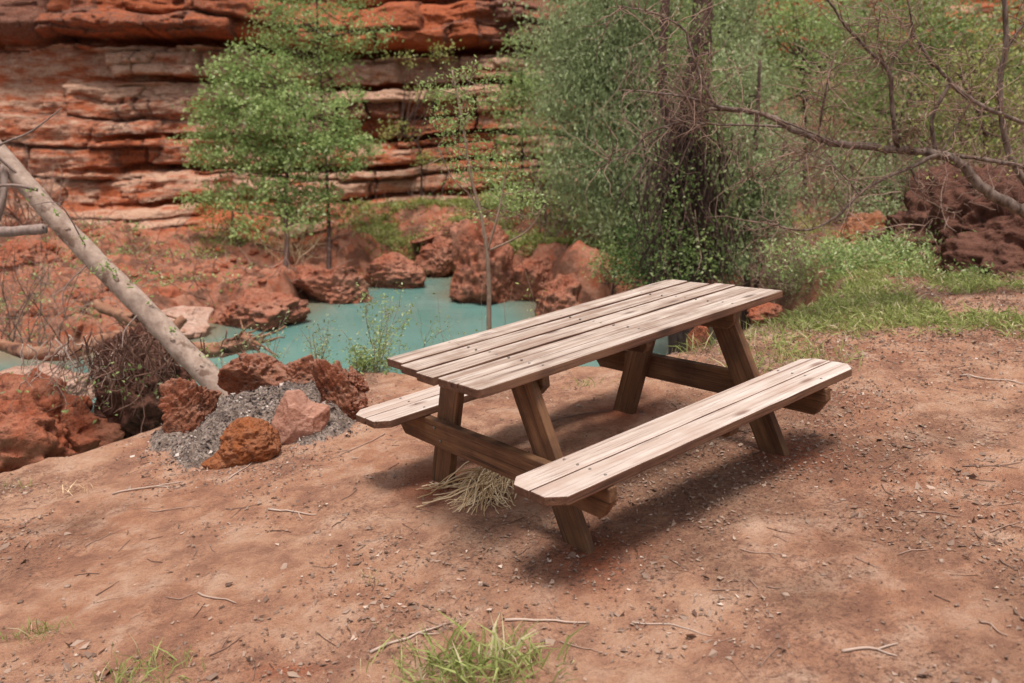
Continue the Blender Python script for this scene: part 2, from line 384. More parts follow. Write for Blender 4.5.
c0=gp(285,672);tread=np.maximum(tread,np.exp(-(((x_-c0[0])/.13)**2+((y_-c0[1])/.05)**2)))
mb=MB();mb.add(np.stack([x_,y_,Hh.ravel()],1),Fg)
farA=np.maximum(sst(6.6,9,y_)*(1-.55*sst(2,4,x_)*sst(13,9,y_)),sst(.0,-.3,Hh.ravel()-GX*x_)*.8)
tag(mb.build('ground',M['ground'],attrs=dict(far=farA,moist_shade=moist_shade,tread=tread)),'red dirt ground falling away to the pool','ground',kind='structure')
# water
mb=MB();wx=np.linspace(-20,8,260);wy=np.linspace(4,19,200);WX,WY=np.meshgrid(wx,wy);i=np.arange(199)[:,None]*260+np.arange(259)[None,:]
dW=-sdpoly(WX.ravel(),WY.ravel(),poly)+.12*fbm(P3(WX.ravel()*1.5,WY.ravel()*1.5),3,77);mb.add(P3(WX.ravel(),WY.ravel(),ZW),np.stack([i,i+1,i+261,i+260],-1).reshape(-1,4))
tag(mb.build('water',M['water'],attrs=dict(shallow=1-sst(-.1,.75,dW))),'milky turquoise pool water','water',kind='structure')
# ------------------------------------------------------------------ cliff
layers=[ # zbot, ztop, protrusion, tone, dark, block width
 (9.6,12.5,-.2,.3,.2,3.),(7.6,9.6,.4,.2,.3,4.),(6.2,7.6,.1,.5,.2,3.),(4.75,6.2,.95,.1,.25,5.5),
 (3.66,4.75,1.15,.0,.62,5.),(3.46,3.66,-.6,.0,.5,5),(2.88,3.5,.36,.8,.05,2.3),
 (2.74,2.88,-.35,.2,.5,3),(2.46,2.74,.40,.95,.0,3.4),(1.66,2.46,.24,.42,.72,2.6),(1.52,1.66,-.35,.2,.5,3),
 (1.0,1.54,.24,.45,.4,2.),(.88,1.0,-.35,.1,.4,3),(.3,.88,.42,.75,.4,2.7),(.18,.3,.0,.1,.4,3),(-.25,.18,.55,.5,.3,3.),(-2.5,-.25,.95,.25,.15,4.)]
cx_=grid(-20,[(-11.5,.2,.05),(6,.032,.032),(26,.1,.3)]);cz_=grid(-2.2,[(5.6,.03,.03),(12.4,.1,.2)])
CX,CZm=np.meshgrid(cx_,cz_);x=CX.ravel();z=CZm.ravel();q=P3(x,z*0,z)
zd=z+.34*fbm(P3(x*.24,z*.2),3,31)+.13*fbm(P3(x*1.1,z*.9),4,32)+.035*(x+4)*sst(-9,2,x)*0
base=np.interp(x,[-20,-10,-4,2,5,9,26],[15.4,18.4,20.0,21.4,23,26,24])+ .46*z - .9*sst(.4,-1.6,z)
off=np.zeros(len(x));tone=np.zeros(len(x));dark=np.zeros(len(x))
lr=np.random.default_rng(5)
for k,(zb,zt,p,t,dk,bw) in enumerate(layers):
    m=(zd>=zb)&(zd<zt);tt=(zd[m]-zb)/(zt-zb)
    prof=1-np.abs(2*tt-1)**7
    nb=int(60/bw);br=np.sort(-22+50*(np.arange(nb)+lr.uniform(-.38,.38,nb))/nb)
    xm=x[m]+.12*fbm(P3(x[m]*2,z[m]*2),2,60+k);c=np.searchsorted(br,xm)
    bp=lr.uniform(-.2,.22,nb+1)*(1.0 if p>0 else .3);bt=lr.uniform(-.3,.3,nb+1);bd=lr.uniform(-.35,.35,nb+1)
    lo=br[np.clip(c-1,0,nb-1)];hi=br[np.clip(c,0,nb-1)];de=np.minimum(np.abs(xm-lo),np.abs(hi-xm))
    crack=np.exp(-(de/.05)**2)*(lr.uniform(0,1,nb)<.55)[np.clip(c-1,0,nb-1)]
    sub=.045*np.sign(np.sin(tt*(zt-zb)*20+3*vn(P3(x[m]*.7,k*9.),61)))*vn(P3(x[m]*1.2,tt*4,k),62)
    mk=sst(-.45,.3,fbm(P3(x[m]*.5,z[m]*.8),3,64));off[m]=.25+(p+bp[c]-.25)*(.15+.85*prof)*(.35+.65*mk) - crack*.22*(p>0)+sub
    tone[m]=t+bt[c];dark[m]=dk+bd[c]+crack*.5
er=sst(-8.2,-10.2,x+1.2*fbm(P3(x*.4,z*.5),3,36))*sst(4.,3.3,z)*.85
off=off*(1-er)+er*(.35+.25*fbm(P3(x*1.1,z*.9),4,37));tone=tone*(1-er)+.55*er;dark*=1-.6*er
def cells(sx,sz,sd,warp=.35):
    a=x*sx+warp*fbm(P3(x*sx*.7,z*sz*.7),3,sd);b_=zd*sz+warp*.7*fbm(P3(x*sx*.6+9,z*sz*.8),3,sd+1);r_=np.floor(b_);a=a+r_*.37
    fa=a-np.floor(a);fb=b_-r_;e=np.minimum(np.minimum(fa,1-fa)/sx,np.minimum(fb,1-fb)/sz)
    return _h(np.floor(a).astype(np.int64),r_.astype(np.int64),(r_*0).astype(np.int64),sd)*2-1,e
c1,e1=cells(.6,1.45,301);c2,e2=cells(1.25,2.9,305,.5);c3,e3=cells(2.8,6.5,309,.6)
bm=sst(-.25,.25,fbm(P3(x*.35,z*.5),3,311))*(1-.7*er)
off+=(.30*c1-.26*np.exp(-(e1/.035)**2)*(c1>-.4))+bm*(.17*c2-.13*np.exp(-(e2/.028)**2)*(c2>-.2))+bm*.055*c3
dark+=bm*(.22*c2+.3*np.exp(-(e2/.03)**2))+.35*np.exp(-(e1/.035)**2)+.12*c1;tone+=.16*c2*bm+.1*c3
off+=.18*fbm(P3(x*.6,z*1.5),4,33,.55,True)+.08*fbm(P3(x*2.0,z*2.6),4,34,.62)+.04*fbm(P3(x*8,z*11),3,35)
hole=worley(P3(x*.8,z*1.3),38);off-=.5*np.clip(.33-hole,0,1)
off*=1-.0*x
# the far right is a rough earthen slope under thicket
dark+= .25*sst(-8.5,-10.5,x)
yy=base-off-1.5*sst(.25,-1.1,z)*sst(1.5,-4,x)-.25*sst(-.35,-.42,zd)*sst(1.5,-4,x)
i=np.arange(len(cz_)-1)[:,None]*len(cx_)+np.arange(len(cx_)-1)[None,:]
mb=MB();mb.add(np.stack([x,yy,z],1),np.stack([i,i+1,i+len(cx_)+1,i+len(cx_)],-1).reshape(-1,4),tone)
tag(mb.build('cliff',M['cliff'],attrs=dict(dark=dark)),'layered red sandstone cliff behind the pool','cliff',kind='structure')
# ------------------------------------------------------------------ picnic table
TM=Matrix([list(A[0])+[0],list(A[1])+[0],list(A[2])+[0],[0,0,0,1]]);o0=tw((0,0,0))
TM=Matrix.Translation(Vector(o0.tolist()))@TM
tab=thing('picnic_table','weathered wooden picnic table with two attached benches on the red dirt','picnic table',(0,0,0));tab.matrix_world=TM
trng=np.random.default_rng(3)
def wood_obj(name,pieces,mats,parent,bev=.004,mtx=None):
    """pieces: (outline [(x,y)], z0, z1) in local coords, x along the grain"""
    V=[];Fc=[];G=[];mi=[]
    for (ol,z0,z1) in pieces:
        n=len(ol);b=len(V);of=trng.uniform(-40,40,3)
        for zz in (z0,z1):
            for (a,c) in ol:
                V.append((a,c,zz));G.append((a+of[0],c+of[1],zz+of[2]))
        Fc.append(tuple(b+k for k in range(n))[::-1]);mi.append(1)
        Fc.append(tuple(b+n+k for k in range(n)));mi.append(0)
        for k in range(n):
            j=(k+1)%n;Fc.append((b+k,b+j,b+n+j,b+n+k));mi.append(1)
    me=bpy.data.meshes.new(name);me.from_pydata(V,[],Fc)
    for m_ in mats:me.materials.append(m_)
    me.polygons.foreach_set('material_index',mi if len(mats)>1 else [0]*len(mi))
    a=me.attributes.new('gc','FLOAT_VECTOR','POINT');a.data.foreach_set('vector',np.array(G,np.float32).ravel())
    o=bpy.data.objects.new(name,me);COL.objects.link(o);o.parent=parent
    if mtx is not None:o.matrix_local=mtx
    bv=o.modifiers.new('bevel','BEVEL');bv.width=bev;bv.segments=2;bv.limit_method='ANGLE';bv.angle_limit=math.radians(25)
    return o
def wob(x0,x1,y0,y1,seed,amp=.0016,c=(0,0,0,0)):
    """board outline with slightly worn edges; c = chamfer at (x0y0,x1y0,x1y1,x0y1)"""
    r=np.random.default_rng(seed);pts=[]
    def line(a,b,n):
        for k in range(n):
            t=k/n;p=[a[0]+(b[0]-a[0])*t,a[1]+(b[1]-a[1])*t]
            if k>0:p[0]+=0;p[1]+=r.normal()*amp
            pts.append(tuple(p))
    A_=[(x0+c[0],y0),(x1-c[1],y0),(x1,y0+c[1]),(x1,y1-c[2]),(x1-c[2],y1),(x0+c[3],y1),(x0,y1-c[3]),(x0,y0+c[0])]
    B=[]
    for p in A_:
        if not B or abs(B[-1][0]-p[0])+abs(B[-1][1]-p[1])>1e-6:B.append(p)
    if abs(B[-1][0]-B[0][0])+abs(B[-1][1]-B[0][1])<1e-6:B.pop()
    for k in range(len(B)):
        a,b=B[k],B[(k+1)%len(B)];line(a,b,14 if abs(a[0]-b[0])>.5 else 1)
    return pts
TH=.038
ends=[(-.950,.945,-.386,-.240),(-.950,.955,-.232,-.090),(-.966,.962,-.079,.056),(-.938,.955,.092,.236),(-.925,.945,.241,.382)]
pcs=[]
for k,(a,b,c,d) in enumerate(ends):
    z=.74+(0,-.003,.001,-.004,.002)[k];ch=[0,0,0,0]
    if k==0:ch[0]=.015
    if k==4:ch=[0,0,.03,.0]
    pcs.append((wob(a,b,c,d,10+k,.0022,ch),z-TH,z))
wood_obj('tabletop',pcs,[M['wtop'],M['wside']],tab,.005)
SH=.4056
for s in (-1,1):
    if s<0: bd=[(wob(-.955,.955,-.793,-.651,31,.0012,(.06,.06,0,0)),SH-TH,SH),(wob(-.957,.957,-.644,-.502,32,.0012,(0,0,.05,.05)),SH-TH,SH-.001)]
    else: bd=[(wob(-.955,.955,.502,.644,33,.0012,(.06,.06,0,0)),SH-TH,SH),(wob(-.957,.957,.651,.793,34,.0012,(0,0,.05,.05)),SH-TH,SH-.001)]
    wood_obj('seat',bd,[M['wseat'],M['wside']],tab,.005)
def beam(name,x,pts,th,parent=None,m='wleg',bev=.004,grain=None):
    """flat plank standing in the plane x=const: pts=(y,z) outline; local X along grain"""
    p=np.array(pts,float)
    g=np.array(grain if grain is not None else (1,0),float);g/=np.linalg.norm(g)
    # local x=grain dir (0,gy,gz); local z = table x ; local y = cross
    ex=np.array([0,g[0],g[1]]);ez=np.array([1,0,0.]);ey=np.cross(ez,ex)
    c=np.array([x,p[:,0].mean(),p[:,1].mean()])
    loc=[]
    for (yy_,zz_) in p:
        d=np.array([x,yy_,zz_])-c;loc.append((float(d@ex),float(d@ey)))
    ar=sum(loc[k][0]*loc[(k+1)%len(loc)][1]-loc[(k+1)%len(loc)][0]*loc[k][1] for k in range(len(loc)))
    if ar<0:loc=loc[::-1]
    mt=Matrix([[ex[0],ey[0],ez[0],c[0]],[ex[1],ey[1],ez[1],c[1]],[ex[2],ey[2],ez[2],c[2]],[0,0,0,1]])
    return wood_obj(name,[(loc,-th/2,th/2)],[M[m]],parent or tab,bev,mt)
lt=.042;zt=.74-TH-.006
for sx in (-1,1):
    for sy in (-1,1):
        y0,y1=(.225 if sx>0 else .245)*sy,.535*sy
        w=.078
        pts=[(y0-w,zt),(y0+w,zt),(y1+w,-.03),(y1-w,-.03)]
        beam('leg',sx*.645,pts,lt,grain=(y1-y0,-zt-.03))
    # seat-bearing cross beam on the outer face of the legs, clipped lower corners
    b=beam('seat_beam',sx*(.645+lt/2+.021),[(-.80,SH-TH-.002),(.80,SH-TH-.002),(.80,SH-TH-.06),(.735,.226),(-.735,.226),(-.80,SH-TH-.06)],.040,grain=(1,0))
    for yb in (-.42,-.38,.38,.42):
        bm_=MB();tube(bm_,[(0,0,0),(0,0,.006)],.008,8);
        bo=bm_.build('bolt',M['metal']);bo.parent=b;bo.matrix_local=Matrix.Translation((yb,(.03 if abs(yb)>.4 else -.03),sx*.020 if sx>0 else -.026))
    beam('top_beam',sx*(.645-lt/2-.021),[(-.36,zt),(.36,zt),(.36,zt-.045),(.31,zt-.088),(-.31,zt-.088),(-.36,zt-.045)],.038,grain=(1,0))
beam('top_beam',0.02,[(-.34,zt),(.34,zt),(.34,zt-.03),(.31,zt-.062),(-.31,zt-.062),(-.34,zt-.03)],.038,grain=(1,0))
for yb in (-.345,-.275,-.195,-.12,-.04,.025,.12,.20,.275,.35):
    for xb in (-.603,.603,.02):
        if xb==.02 and abs(yb)>.3:continue
        bm_=MB();tube(bm_,[(0,0,0),(0,0,.0055)],.0055,8);bo=bm_.build('screw',M['metal']);bo.parent=tab;bo.location=(xb+trng.normal()*.004,yb+trng.normal()*.004,.7375)
for sy in (-1,1):
    for yb in (.53,.61,.68,.765):
        for xb in (-.687,.687):
            bm_=MB();tube(bm_,[(0,0,0),(0,0,.0045)],.006,8);bo=bm_.build('screw',M['metal']);bo.parent=tab;bo.location=(xb,sy*yb,SH-.002)
for sy in (-1,1):
    a,b=(-.77,-.53) if sy<0 else (.53,.77)
    beam('seat_cleat',.05,[(a,SH-TH-.002),(b,SH-TH-.002),(b,SH-TH-.03),(b-.02,SH-TH-.045),(a+.02,SH-TH-.045),(a,SH-TH-.03)],.06,grain=(1,0))
# ------------------------------------------------------------------ rocks
def cubesphere(n):
    V=[];Fc=[];b=0;t=np.tan(np.linspace(-1,1,n+1)*np.pi/4)
    a,c=np.meshgrid(t,t);a=a.ravel();c=c.ravel();o=np.ones_like(a)
    i=(np.arange(n)[:,None]*(n+1)+np.arange(n)[None,:]).ravel()
    for v,fl in ((np.stack([a,c,o],1),0),(np.stack([c,a,-o],1),0),(np.stack([o,a,c],1),0),(np.stack([-o,c,a],1),0),(np.stack([c,o,a],1),0),(np.stack([a,-o,c],1),0)):
        V.append(unit(v));Fc.append(np.stack([i,i+1,i+n+2,i+n+1],1)+b);b+=len(v)
    V=np.concatenate(V);Fc=np.concatenate(Fc)
    key=np.round(V*1e5).astype(np.int64);_,idx,inv=np.unique(key,axis=0,return_index=True,return_inverse=True)
    return V[idx],inv.ravel()[Fc]
CS={n:cubesphere(n) for n in (16,30,48,80)}
def rock_v(c,r,seed,n=48,rough=.28,pits=.10,freq=1.6,rot=0,tilt=0,boxy=0.,strata=0,facet=.85):
    V,Fc=CS[n];p=V.copy()
    if boxy:
        m=np.abs(p).max(1,keepdims=True);p=p*((1-boxy)+boxy*1/m*.8)
    s=seed*7.13
    fr=np.random.default_rng(seed*13+5);npl=13
    pn=unit(fr.normal(size=(npl,3)));pd=fr.uniform(.62,1.0,npl)
    dt=V@pn.T;fc=np.where(dt>.05,pd[None,:]/np.maximum(dt,.05),9.);fc=np.minimum(fc.min(1),1.35)
    so=np.sort(np.where(dt>.05,pd[None,:]/np.maximum(dt,.05),9.),axis=1)
    fc=np.minimum(fc,1.3);p=p*(1-facet+facet*fc*1.05)[:,None]
    f=fbm(V*freq+s,5,seed,.52);rg=fbm(V*freq*2.2+s,4,seed+3,.5,True)
    k=1+rough*f+rough*.35*rg
    if pits:
        w=worley(V*4.2+s,seed);k-=pits*np.clip(.5-w,0,.5)*2
        w=worley(V*9+s,seed+1);k-=pits*.4*np.clip(.5-w,0,.5)*2
    if strata:k+=strata*np.sign(np.sin(V[:,2]*9+2*f))*.5
    p=p*k[:,None]*np.array(r)
    ct,st=math.cos(tilt),math.sin(tilt);p=np.stack([p[:,0]*ct+p[:,2]*st,p[:,1],-p[:,0]*st+p[:,2]*ct],1)
    cc,ss=math.cos(rot),math.sin(rot);p=np.stack([p[:,0]*cc-p[:,1]*ss,p[:,0]*ss+p[:,1]*cc,p[:,2]],1)
    return p+np.array(c),Fc
def rock(label,c,r,seed,m='rock_far',name='rock',cat='rock',group=None,lumps=(),kind=None,**k):
    mb=MB();v,f=rock_v((0,0,0),r,seed,**k);mb.add(v,f)
    for (dc,rr_,sd) in lumps:
        v,f=rock_v(dc,rr_,sd,**{**k,'tilt':0});mb.add(v,f)
    o=mb.build(name,M[m],loc=(0,0,0));o.location=[float(a) for a in c]
    return tag(o,label,cat,group,kind)
RG='rocks ringed round the ash heap'
def pxrock(label,x0,y0,x1,y1,Yd,seed,m='rock_far',depth=1.,sink=.15,**k):
    if k.get('group')==RG:
        mx=(x0+x1)/2;hw=(x1-x0)*.54;x0,x1=mx-hw,mx+hw;y0=y1-(y1-y0)*1.06
    elif k.get('facet',.85)>.8:
        mx=(x0+x1)/2;hw=(x1-x0)*.45;x0,x1=mx-hw,mx+hw;y0=y1-(y1-y0)*.88
    """rock whose silhouette covers the given box at depth Yd"""
    c=at((x0+x1)/2,(y0+y1)/2+(y1-y0)*sink*.5,Yd);w=R2(x1-x0,Yd)/2;h=R2((y1-y0)*(1+sink),Yd)/2
    return rock(label,c,(w,w*depth,h),seed,m,**k)
RG='rocks ringed round the ash heap';
def ringY(py,px=270): return gp(px,py)[1]
pxrock('dark tilted brown rock at the left end of the ash heap',168,374,217,440,ringY(437,190)+.06,1,'rock_ring',.6,.1,tilt=.55,rough=.34,pits=.2,facet=1.,group=RG)
pxrock('knobbly scorched rock at the back of the ash heap beside the leaning trunk',231,354,286,395,ringY(405,255)+.12,2,'rock_ring',.7,.25,rough=.34,pits=.26,freq=1.5,group=RG)
pxrock('small dust-covered rock in the middle of the back row of the fire ring',285,360,322,392,ringY(402,300)+.12,3,'rock_ring',.8,.3,group=RG)
pxrock('tall craggy red-brown rock at the right of the ash heap, nearest the bench',318,360,362,428,ringY(425,340)+.1,4,'rock_ring',.7,.1,rough=.36,pits=.24,freq=1.5,tilt=-.4,group=RG,
   lumps=[((.09,.06,.06),(.07,.07,.1),41),((.1,-.02,-.08),(.09,.08,.07),42)])
pxrock('rounded rusty orange rock in front of the ash heap',223,418,281,465,ringY(463,250)+.1,5,'rock_orange',.8,.1,rough=.26,pits=.16,freq=1.3,facet=.35,group=RG)
pxrock('smooth pinkish stone leaning on the front of the ash heap',277,398,322,450,ringY(446,300)+.09,29,'rock_pink',.7,.1,rough=.14,pits=.0,freq=1.2,facet=.8,boxy=.4,tilt=.35,group=RG)
pxrock('small flat orange rock beside the rusty orange rock',210,450,240,470,ringY(466,222)+.06,7,'rock_orange',.8,.3,n=30,group=RG)
# ash heap
ac=gp(262,428);mb=MB();n=70;g=np.linspace(-1,1,n);GX_,GY_=np.meshgrid(g,g);rr_=np.sqrt(GX_**2+GY_**2)
ax=ac[0]+GX_*.72;ay=ac[1]+GY_*.66+.04
hz=height(ax,ay)[0];q=P3(ax.ravel(),ay.ravel())
bumpy=(.06*fbm(q*7,4,71)+.012*fbm(q*25,3,72)).reshape(ax.shape)
edge_=sst(1.0,.25,rr_+.42*fbm(q*3.5,4,73).reshape(rr_.shape))
az=hz-.012+edge_*(.21+bumpy)
i=(np.arange(n-1)[:,None]*n+np.arange(n-1)[None,:])
mb.add(np.stack([ax.ravel(),ay.ravel(),az.ravel()],1),np.stack([i,i+1,i+n+1,i+n],-1).reshape(-1,4))
tag(mb.build('ash',M['ash'],attrs=dict(rim=sst(.28,.02,edge_).ravel())),'grey heap of wood ash inside the ring of rocks','ash',kind='stuff')
def chips(n,xy,size,mm,name,label,cat,hf=None,zoff=.004,flat=2.5,seed=1,tone=None,asp=.6):
    r=np.random.default_rng(seed);x,y=xy
    z=(hf(x,y) if hf else height(x,y)[0])+zoff
    mb=MB();leaves(mb,np.stack([x,y,z],1),size,asp,flat,0,tone,r,dirs=np.stack([r.normal(size=len(x)),r.normal(size=len(x)),r.normal(size=len(x))*.25],1),jit=.14)
    return tag(mb.build(name,M[mm],smooth=False),label,cat,kind='stuff')
r=np.random.default_rng(11)
def ashh(x,y):
    u=(x-ac[0])/.72;v=(y-ac[1]-.04)/.66;rr_=np.sqrt(u*u+v*v);q=P3(x,y)
    return height(x,y)[0]-.012+sst(1.0,.25,rr_+.42*fbm(q*3.5,4,73))*(.21+.06*fbm(q*7,4,71)+.012*fbm(q*25,3,72))
n=3400;t=r.uniform(0,2*np.pi,n);k=r.uniform(0,1,n)**.6*1.25
chips(n,(ac[0]+np.cos(t)*k*.72,ac[1]+.04+np.sin(t)*k*.66),np.where(r.uniform(0,1,n)<.10,.036,.016),'char','charcoal','black and pale charcoal crumbs scattered over the ash heap','charcoal',ashh,.010,1.2,3)
for k,(a,b,c,d) in enumerate([(238,478,262,455),(196,402,222,420),(205,462,232,452)]):
    pass
# far rocks
FR='red travertine rocks on the far shore of the pool'
far_rocks=[
 ('wide low rugged red rock at the water edge left of the pool',215,283,308,325,15.0,'rock_far',11),
 ('red rock hunched on the far shore under the thin dark trunk',306,262,372,300,15.9,'rock_far',12),
 ('low red rock on the far shore right of the thin dark trunk',360,258,420,286,16.4,'rock_far',13),
 ('large craggy pinkish red rock at the right end of the far shore',446,228,520,300,14.8,'rock_far',14),
 ('square-topped red rock behind the slender sapling',505,250,552,300,14.6,'rock_far',15),
 ('tall pinkish boulder standing above the others on the far shore',548,236,606,292,14.3,'rock_far',16),
 ('pitted pink boulder nearest the back edge of the tabletop',536,268,596,318,12.9,'rock_far',17),
 ('narrow dark red rock in the shade below the grass shelf',420,236,462,262,16.6,'rock_far',18),
 ('flat red rock on the grass shelf below the cliff',415,222,470,242,17.2,'rock_far',19),
 ('pale flat slab lying at the waterline behind the leaning trunk',118,298,212,334,12.6,'rock_pale',20),
 ('dark red boulder on the left bank above the driftwood',35,285,100,322,12.5,'rock_red',21),
 ('dark boulder in the shadow at the left edge of the bank',-20,232,66,275,14.4,'rock_red',22)]
for (lb,a,b,c,d,Yd,mm,sd) in far_rocks:
    if d>=283 and sd not in (21,):Yd=onz((a+c)/2,d,ZW)[1]+.1
    pxrock(lb,a,b,c,d,Yd,sd,mm,.8,.35,n=48,rough=.12 if mm=='rock_pale' else .32,pits=.0 if mm=='rock_pale' else .14,freq=1.9,facet=1.,group=FR,**(dict(boxy=.3,rot=.3) if mm=='rock_pale' else {}))
pxrock('rust red rock between the table legs beyond the dirt',688,318,712,350,7.9,23,'rock_red',1.,.4,n=30,group='small rocks behind the table')
pxrock('small reddish stones poking out right of the tabletop corner',748,300,786,318,7.9,24,'rock_red',1.,.5,n=30,group='small rocks behind the table')
# left ledge
pxrock('big undercut red rock ledge with a pale top at the left of the pool',-170,366,138,560,6.75,25,'rock_red',.6,.1,name='rock_ledge',cat='rock ledge',n=80,rough=.34,pits=.2,boxy=.3,freq=2.4,facet=.5)
pxrock('low pale pink rock on top of the red ledge',-10,366,104,408,7.9,26,'rock_pale',.9,.2,n=48,rough=.2,boxy=.4)
pxrock('dark brown earth clump hung with roots beside the red ledge',100,332,186,480,7.3,27,'mound',.8,.1,name='earth_clump',cat='earth clump',n=80,rough=.5,facet=.3,freq=2.2,pits=.2)
# mound at right
def moundf(label,x0,y0,x1,y1,Yd,seed,m='mound',depth=.8,sink=.5,**k):
    o=pxrock(label,x0,y0,x1,y1,Yd,seed,m,depth,sink,name='earth_mound',cat='earth mound',n=80,**k);return o
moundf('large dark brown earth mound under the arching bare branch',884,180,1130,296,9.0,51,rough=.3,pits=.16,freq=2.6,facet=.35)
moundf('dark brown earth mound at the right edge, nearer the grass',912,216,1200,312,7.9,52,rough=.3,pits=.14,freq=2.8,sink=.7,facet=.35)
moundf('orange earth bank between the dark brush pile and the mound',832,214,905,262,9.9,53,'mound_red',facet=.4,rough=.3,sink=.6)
# ------------------------------------------------------------------ plants
def crown_pts(blobs,cl,r,cr_=.16):
    """cluster centres in ellipsoids given in pixels + depth; cl=clusters per 1000 px2"""
    out=[]
    for b in blobs:
        px,py,rx,ry,Yd=b[:5];k=b[5] if len(b)>5 else 1
        n=max(3,int(cl*k*math.pi*rx*ry/1000));c=at(px,py,Yd);v=inball(n,r)
        out.append(c+v*np.array([R2(rx,Yd),R2((rx+ry)/2,Yd)*.8,R2(ry,Yd)]))
    return np.concatenate(out)
DEN=dict(leaf_a=.95,leaf_c=3.0,leaf_y=1.7,leaf_b=2.0,leaf_d=2.4)
def tree(label,name,cat,base,trunk,blobs,*a,br=1.,**k): return tree_(label,name,cat,base,trunk,blobs,*a,br=br,**k)
def tree_(label,name,cat,base,trunk,blobs,lm='leaf_a',bm='bark_dark',ls=.055,cl=9,per=12,cs=.15,tr0=.05,tr1=.015,seed=0,group=None,droop=.3,asp=.55,nb=40,extra=(),vert=1.,br=1.):
    r=np.random.default_rng(seed);root=thing(name,label,cat,base,group)
    tb=MB();tp=spline(trunk,8);m=len(tp);tube(tb,tp,np.linspace(tr0,tr1,m),8,.5,.15,seed)
    for (pts,a,b) in extra: 
        q=spline(pts,8);tube(tb,q,np.linspace(a,b,len(q)),7,.5,.15,seed);tp=np.concatenate([tp,q])
    cc=crown_pts(blobs,cl*DEN.get(lm,1.6),r)
    sel=cc[r.permutation(len(cc))[:nb]]
    for c in sel:
        d=np.linalg.norm(tp-c,axis=1)+np.where(tp[:,2]>c[2],.5,0)+r.uniform(0,.3,len(tp));s=tp[np.argmin(d)]
        mid=(s+c)/2+r.normal(size=3)*.08+np.array([0,0,-.08]);q=spline([s,mid,c],4);tube(tb,q,np.linspace(.012,.004,len(q))*br,4,.5)
    tb.build('trunk',M[bm],root)
    per=int(per*1.9);lb=MB();n=len(cc)*per
    pts=np.repeat(cc,per,0)+r.normal(size=(n,3))*cs*np.array([1,1,.6*vert])
    clt=np.repeat(r.uniform(0,1,len(cc)),per);tone=np.clip(clt*.45+r.uniform(0,.6,n),0,1)
    leaves(lb,pts,ls,asp,.9,droop,tone,r)
    lb.build('crown',M[lm],root,smooth=False)
    return root
def brush(label,name,cat,base,stems,L,spread,seed,m='twig',r0=.008,sub=4,group=None,lm=None,nl=0,ls=.03,dirv=(0,0,1),jit=.18,grav=0,footr=.15,lumpy=1.,lasp=.5):
    r=np.random.default_rng(seed);root=thing(name,label,cat,base,group);mb=MB();tips=[]
    for k in range(stems):
        p=np.array(base)+np.array([r.normal()*footr,r.normal()*footr,-.02]);d=np.array(dirv)+r.normal(size=3)*spread
        l=L*r.uniform(.55,1.1);w=randwalk(p,d,l,9,jit,r,grav);rr=r0*r.uniform(.6,1.3)
        tube(mb,w,np.linspace(rr,rr*.35,len(w)),4,r.uniform(0,1));tips.append(w[3:])
        for j in range(sub):
            i0=r.integers(2,9);w2=randwalk(w[i0],(w[i0]-w[i0-1])/l*6+r.normal(size=3)*.6,l*r.uniform(.2,.5),6,jit*1.2,r,grav)
            tube(mb,w2,np.linspace(rr*.5,rr*.2,len(w2)),3,r.uniform(0,1));tips.append(w2[1:])
    mb.build('branches',M[m],root)
    if lm and nl:
        T=np.concatenate(tips);c=T[r.integers(0,len(T),nl)]+r.normal(size=(nl,3))*ls*.9
        lb=MB();leaves(lb,c,ls,lasp,.8,.2,None,r);lb.build('leaves',M[lm],root,smooth=False)
    return root
def gz(px,py,Yd):
    p=at(px,py,Yd);return np.array([p[0],p[1],H1(p[0],p[1])])
# left light-green tree on far bank
b=gz(286,285,14.8)
tree('light green leafy tree standing on the far bank before the cliff','leafy_tree','tree',b,[b,at(287,240,15.2),at(285,200,15.8),at(290,150,16.2),at(300,90,16.2)],
 [(235,95,36,34,16.2),(270,115,48,40,16.),(225,125,36,30,16.2),(300,125,45,34,15.9),(210,145,28,20,16.3,.8),(255,155,42,22,16.1),(315,155,48,20,16.),(330,130,36,28,16.2,.9),(240,70,28,22,16.3,.8),(280,80,34,26,16.4,.9),
  (262,195,64,24,16.1,.9),(215,205,34,18,16.1,.8),(300,200,50,22,15.8,.8),(270,225,50,14,15.5,.7),(345,150,34,22,16,.7),(350,165,22,12,16,.6),(285,165,60,24,15.9,.7),(225,150,34,24,16,.6),(300,215,40,14,15.8,.5),(330,200,26,14,15.8,.4),(200,112,16,10,16.2,.7),(222,72,14,10,16.3,.7),(348,98,18,12,16.2,.8),(368,138,12,9,16,.8),(192,165,14,10,16.2,.6),(250,48,12,10,16.4,.7),(268,60,22,16,16.4,.8)],'leaf_a','bark_dark',.08,15,12,.105,.05,.02,101,nb=60)
b=gz(328,280,15.3)
tree('thin dark-trunked tree whose high crown rises above the leafy tree','slender_tree','tree',b,[b,at(329,240,15.8),at(327,180,16.7),at(322,110,16.8),at(318,40,16.9),at(316,-30,17)],
 [(300,25,44,30,17.,1.3),(345,25,38,26,16.9,1.3),(275,30,24,20,17,.6),(300,-15,50,26,17,.8),(365,45,18,16,17,.6),(320,60,50,20,17,.9),(325,85,36,20,16.8,.8),(290,62,26,18,16.9,.9),(345,110,24,14,16.7,.6),(385,30,10,10,17,.7),(350,-20,40,24,17)],'leaf_a','bark_dark',.07,13,12,.13,.045,.012,102,nb=50)
